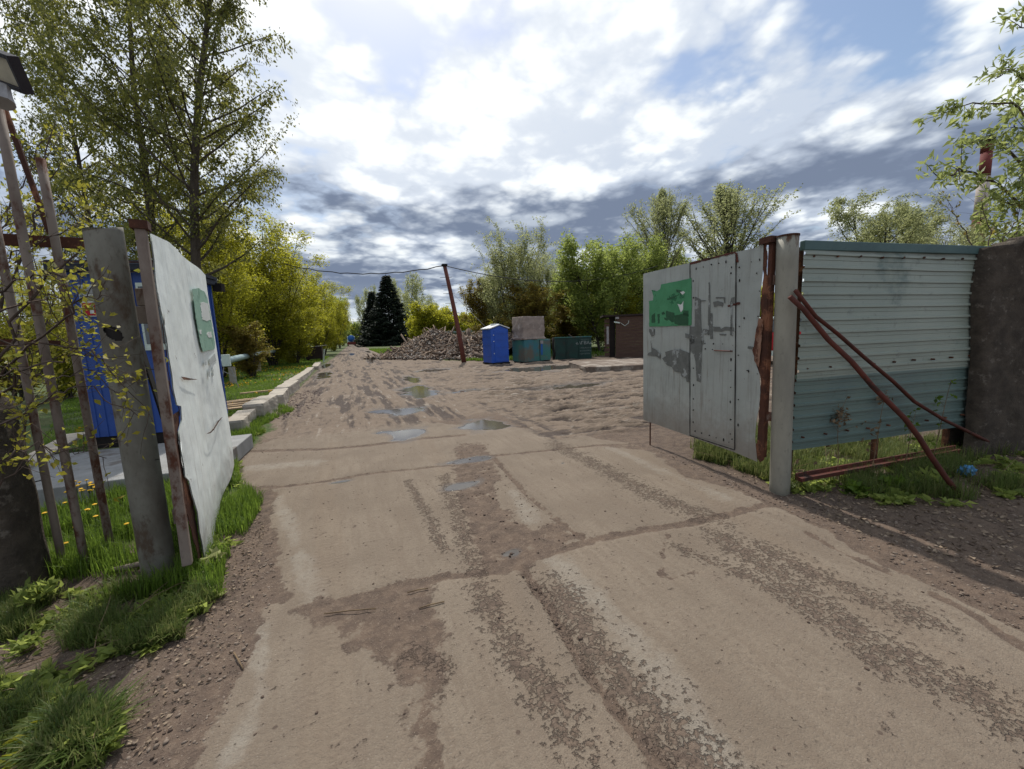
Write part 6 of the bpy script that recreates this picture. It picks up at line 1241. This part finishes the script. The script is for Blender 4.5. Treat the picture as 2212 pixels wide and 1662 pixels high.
    # lawn dandelions: uncounted specks
    P = scatter([(-2.3, 9), (-2.3, 30), (-8, 30), (-5, 10)], 420, rs, den(.45, .7, 17)); P[:, 2] += .10; V, F, A = leaves_mesh(np.repeat(P, 3, 0), rs.normal(0, 1, (len(P) * 3, 3)), .045, 'd', M['yellow'], rs, .9, 0, .5); tag(link('lawn_flowers', crown_mesh([(V, F, A)], 'lawn_flowers', M['yellow'])), 'tiny yellow flowers scattered over the lawn', 'flowers', None, 'stuff')
    # dry stalks before the panel
    for i, (px, py, tx, ty, lab) in enumerate([(1808, 1050, 1812, 895, 'dry brown burdock head on a stalk in front of the corrugated panel'), (1880, 1040, 1910, 862, 'smaller dry flower stalk in front of the corrugated panel middle'), (1700, 1050, 1716, 1000, 'short dry stalk beside the grey post'), (2010, 1020, 2055, 820, 'thin green stalk rising before the right end of the panel'), (1950, 1030, 1975, 905, 'leafy thin stalk between the two braces')]):
        c = gp(px, py); dp = depth_of(c); tp = PD(tx, ty, dp - .03); rs2 = np.random.RandomState(i); l = [(np.array([c, c * .6 + tp * .4 + [.01, 0, 0], c * .3 + tp * .7 - [.01, 0, 0], tp]), np.array([.005, .004, .003, .002]))]; P = []
        for k in range(9): q = rs2.uniform(.3, 1); p = c + (tp - c) * q; e = p + rs2.normal(0, .05, 3) + UP * .05; l.append((np.array([p, (p + e) / 2, e]), np.array([.002, .002, .001]))); P += [e] * (4 if i > 1 else 2)
        if i < 2: P += [tp + rs2.normal(0, .045 if i == 0 else .025, 3) for _ in range(90 if i == 0 else 40)]
        P = np.array(P); V, F, A = leaves_mesh(P, rs2.normal(0, .6, P.shape), .04 if i < 2 else .045, 'k', M['drystem'], rs2, .6); g = thing('dry_stalk', lab, 'plant', tuple(c)); link('leaves', crown_mesh([(V - c, F, A)], 'leaves', M['drystem'] if i < 3 else L['grass']), g); link('stem', tubes_mesh([(a - c, b) for a, b in l], 'stem', M['drystem']), g)
    soilp = GP([(60, 1500), (260, 1400), (470, 1290), (485, 1210), (560, 1110), (575, 1120), (560, 1250), (520, 1380), (350, 1600), (240, 1662), (100, 1600)])
    # fallen dry stems in the weeds (right) and straw (left)
    l = []
    for i in range(150): p = scatter(rv if i < 110 else ll, 1, rs)[0]; a = rs.rand() * 6.28; d = np.array([math.cos(a), math.sin(a), rs.uniform(0, .5)]); c = curve(p + UP * .02, d, rs.uniform(.15, .7), 5, rs, .2, -.5); c[:, 2] = np.maximum(c[:, 2], p[2] + .01); l.append((c, np.linspace(.0035, .0015, 6)))
    tag(link('dry_stems', tubes_mesh(l, 'dry_stems', M['drystem'])), 'tangle of dry dead stems lying in the weeds', 'dead stems', None, 'stuff')
    for pl_, n, nm, lab, sz in ((GP([(1560, 1020), (1700, 1075), (1800, 1130), (2000, 1210), (2212, 1240), (2212, 960), (2120, 950), (1740, 1010)]), 1500, 'leaf_litter', 'pale dead leaf litter under the corrugated panel', .035), (soilp, 500, 'leaf_litter', 'scraps of dead leaves on the left verge', .022)):
        P = scatter(pl_, n, rs); P[:, 2] += .008; V, F, A = leaves_mesh(P, rs.normal(0, 1, (n, 3)) * [1, 1, .15], sz, 'l', M['drystem'], rs, .6, 0, .1); tag(link(nm, crown_mesh([(V, F, A)], nm, M['litter'])), lab, 'leaf litter', None, 'stuff')
    # blue bag
    import bmesh
    bm = bmesh.new(); bmesh.ops.create_icosphere(bm, subdivisions=4, radius=1); r2 = random.Random(1)
    for v in bm.verts: k = fbm(np.array([v.co.x * 3 + v.co.z * 2]), np.array([v.co.y * 3 - v.co.z]), 3, 4)[0]; v.co = (v.co.x * .10 * (.5 + k), v.co.y * .05 * (.5 + k), v.co.z * .05 * (.4 + 1.2 * k))
    me = bpy.data.meshes.new('plastic_bag'); bm.to_mesh(me); bm.free(); me.materials.append(M['bag']); c = gp(2085, 1045); tag(link('plastic_bag', me, None, c + UP * .05), 'crumpled bright blue plastic bag in the weeds at right', 'bag')
grass()
def stones():
    import bmesh
    rs = np.random.RandomState(6); bm = bmesh.new(); bmesh.ops.create_icosphere(bm, subdivisions=1, radius=1); base = np.array([v.co[:] for v in bm.verts]); fc = np.array([[v.index for v in f.verts] for f in bm.faces]); bm.free()
    def field(P, smin, smax, name, m, lab, flat=.55, pw=5):
        n = len(P); s = smin + (smax - smin) * rs.rand(n) ** pw; V = base[None] * (1 + rs.normal(0, .18, (n, len(base), 1))); V *= rs.uniform(.6, 1.3, (n, 1, 3)) * s[:, None, None]; V[:, :, 2] *= flat; a = rs.rand(n) * 6.28; x = V[:, :, 0] * np.cos(a)[:, None] - V[:, :, 1] * np.sin(a)[:, None]; y = V[:, :, 0] * np.sin(a)[:, None] + V[:, :, 1] * np.cos(a)[:, None]
        V = np.stack([x + P[:, None, 0], y + P[:, None, 1], V[:, :, 2] + P[:, None, 2] + s[:, None] * .15], 2).reshape(-1, 3); F = (fc[None] + np.arange(n)[:, None, None] * len(base)).reshape(-1, 3)
        return tag(link(name, mkmesh(name, V, F, m)), lab, 'gravel', None, 'stuff')
    soilL = GP([(140, 1500), (260, 1430), (400, 1385), (480, 1300), (485, 1210), (560, 1110), (590, 1120), (600, 1290), (560, 1330), (545, 1400), (480, 1560), (400, 1662), (235, 1662), (250, 1580)])
    m1 = surf('pale_gravel', (.22, .175, .14), (.14, .105, .08), 30, .9, .3, .003)
    m2 = surf('mud_clod', (.12, .085, .065), (.08, .056, .043), 20, .95, .8, .006)
    field(scatter(soilL, 2000, rs), .0015, .012, 'gravel', m1, 'pale gravel scattered over the brown soil at left')
    field(scatter(soilL, 700, rs), .002, .010, 'soil_clods', m2, 'small soil clods on the brown verge at left')
    soilR = GP([(1400, 965), (1640, 1080), (1800, 1150), (2000, 1260), (2212, 1370), (2212, 1120), (1990, 1110), (1760, 1085), (1640, 1060), (1500, 1000)])
    field(scatter(soilR, 2000, rs), .002, .014, 'gravel', m1, 'gravel and crumbs on the soil below the right gate post'); field(scatter(soilR, 900, rs), .003, .018, 'soil_clods', m2, 'dark soil clods in the shade of the panel')
    road = GP([(400, 1662), (560, 1330), (600, 1070), (540, 960), (1400, 960), (2212, 1400), (2212, 1662)])
    field(scatter(road, 700, rs), .0015, .010, 'road_crumbs', m2, 'tiny mud crumbs dropped on the concrete slabs', pw=4)
    strip = [(-1.75, 9.3), (-1.72, 14), (-1.0, 15), (-.75, 11), (-1.1, 9.2)]; field(scatter(strip, 1100, rs), .008, .04, 'brick_rubble', surf('broken_rubble', (.26, .20, .17), (.14, .10, .085), 20, .9, .6, .01), 'broken rubble crumbs along the foot of the kerb blocks')
    cb = GP([(985, 960), (1050, 960), (1180, 1118), (1262, 1162), (1165, 1202), (1130, 1260), (1050, 1240), (1000, 1110)]); field(scatter(cb, 500, rs), .003, .014, 'mud_clods', m2, 'wet mud clods along the joint in the middle of the road')
    cj = GP([(1120, 1235), (1150, 1225), (1230, 1340), (1300, 1450), (1270, 1460), (1190, 1340)]); field(scatter(cj, 260, rs), .003, .014, 'mud_clods', m2, 'mud clods in the nearest long slab joint')
    # twigs on the mud patch
    for i, (a, b, lab) in enumerate([((700, 1328), (812, 1316), 'long thin straw twig on the dark mud patch'), ((880, 1280), (925, 1272), 'short thin twig near the slab joint'), ((905, 1312), (960, 1302), 'thin twig at the right of the mud patch'), ((505, 1410), (525, 1445), 'thin twig on the brown soil at left')]):
        p, q = G(*a), G(*b); p = p + UP * (gz(*p[:2]) + .008); q = q + UP * (gz(*q[:2]) + .010); mb = MB(); mb.tube([p, (p + q) / 2 + UP * .004, q], .004, 5); tag(mb.build('twig', M['drystem'], None, True, origin=p), lab, 'twig')
stones()
def debris():
    rs = np.random.RandomState(12)
    # heap outline from the photo: profile along its width
    a, b = base_at(822, 40), base_at(1062, 26)
    tops = [(822, 762), (850, 735), (880, 718), (920, 710), (960, 716), (990, 722), (1020, 716), (1050, 712)]
    A = base_at(852, 36); B = base_at(1065, 29); e = (B - A) / np.linalg.norm(B - A); f = np.array([-e[1], e[0], 0]); Lh = np.linalg.norm(B - A) + 2.0
    def h(u, v):
        t = u / Lh; prof = np.interp(t, [.05, .12, .22, .38, .52, .62, .75, .9, 1.05], [0, .7, 1.45, 2.1, 1.75, 1.5, 1.75, 1.6, 1.0]); d = np.interp(v, [-3.8, -2.9, -1.5, 0, 1.2, 3], [0, .16, .55, 1, .95, 0]); return prof * d * (.85 + .3 * fbm(u * 1.3, v * 1.3, 5, 3))
    n1, n2 = 120, 70; U, Vv = np.meshgrid(np.linspace(-.5, Lh + .5, n1), np.linspace(-4.4, 3, n2)); u = U.ravel(); v = Vv.ravel(); z = h(u, v) - .04 + fbm(u * 5, v * 5, 8, 3) * .12 * (h(u, v) > .05)
    Vt = A[None] + e[None] * u[:, None] + f[None] * v[:, None]; Vt[:, 2] = z; i = (np.arange(n2 - 1)[:, None] * n1 + np.arange(n1 - 1)[None]).ravel(); F = np.stack([i, i + 1, i + n1 + 1, i + n1], 1)
    g = thing('debris_heap', 'broad heap of broken timber and rubble left of the leaning pole', 'heap', tuple(A)); link('earth_mound', mkmesh('earth_mound', Vt - A, F, surf('heap_earth', (.075, .052, .04), (.045, .03, .024), 4, .95, 1, .04), True), g)
    cube = np.array([[-1, -1, -1], [1, -1, -1], [1, 1, -1], [-1, 1, -1], [-1, -1, 1], [1, -1, 1], [1, 1, 1], [-1, 1, 1]]) * .5; cf = np.array([(3, 2, 1, 0), (4, 5, 6, 7), (0, 1, 5, 4), (1, 2, 6, 5), (2, 3, 7, 6), (3, 0, 4, 7)])
    def pieces(n, sz, name, m, big=False, kind='stuff', lab=None, zr=.1):
        u = rs.uniform(.6, Lh, n); v = rs.uniform(-3.6, 1.5, n); V = cube[None] * rs.uniform(.75, 1.2, (n, 8, 1)) * (np.array(sz)[None, None] * rs.uniform(.4, 1.3, (n, 1, 3))); q = rs.normal(0, 1, (n, 4)); q[:, 1:3] *= .45; q /= np.linalg.norm(q, axis=1)[:, None]; w, x, y, z_ = q.T
        Rm = np.stack([1 - 2 * (y * y + z_ * z_), 2 * (x * y - w * z_), 2 * (x * z_ + w * y), 2 * (x * y + w * z_), 1 - 2 * (x * x + z_ * z_), 2 * (y * z_ - w * x), 2 * (x * z_ - w * y), 2 * (y * z_ + w * x), 1 - 2 * (x * x + y * y)], 1).reshape(n, 3, 3)
        V = np.einsum('nij,nkj->nki', Rm, V); c = A[None] + e[None] * u[:, None] + f[None] * v[:, None]; c[:, 2] = np.maximum(h(u, v), 0) + rs.uniform(0, zr, n); V = (V + c[:, None] - A).reshape(-1, 3); F = (cf[None] + np.arange(n)[:, None, None] * 8).reshape(-1, 4)
        o = link(name, mkmesh(name, V, F, m), g); o['kind'] = 'stuff'; return o
    pieces(3000, (.28, .10, .07), 'brown_fragments', surf('brown_debris', (.19, .135, .105), (.10, .07, .052), 5, .95, .6, .01)); pieces(2200, (.20, .13, .09), 'grey_fragments', surf('grey_debris', (.28, .245, .215), (.14, .12, .105), 5, .95, .6, .01)); pieces(420, (.75, .09, .05), 'broken_boards', surf('board_debris', (.32, .24, .18), (.16, .115, .085), 5, .95, .5, .01), zr=.25)
    pieces(420, (.16, .12, .09), 'pale_fragments', surf('pale_debris', (.50, .46, .42), (.36, .33, .30), 5, .95, .5, .01)); pieces(40, (1.3, .20, .10), 'beams', surf('beam_debris', (.17, .13, .105), (.09, .065, .05), 5, .95, .5, .01), zr=.3)
    # pale corrugated thing behind the heap
    c = base_at(1025, 42); mb = MB(); mb.box((0, 0, 2.15), (7, 1.2, .12), (.9, -.3)); mb.box((0, .6, 1.1), (6.8, .1, 2.1), (.9, -.3)); o = mb.build('flat_shelter', M['pipe_silver']); o.location = tuple(c); tag(o, 'pale flat roof sheet showing behind the right end of the debris heap', 'shelter')
debris()
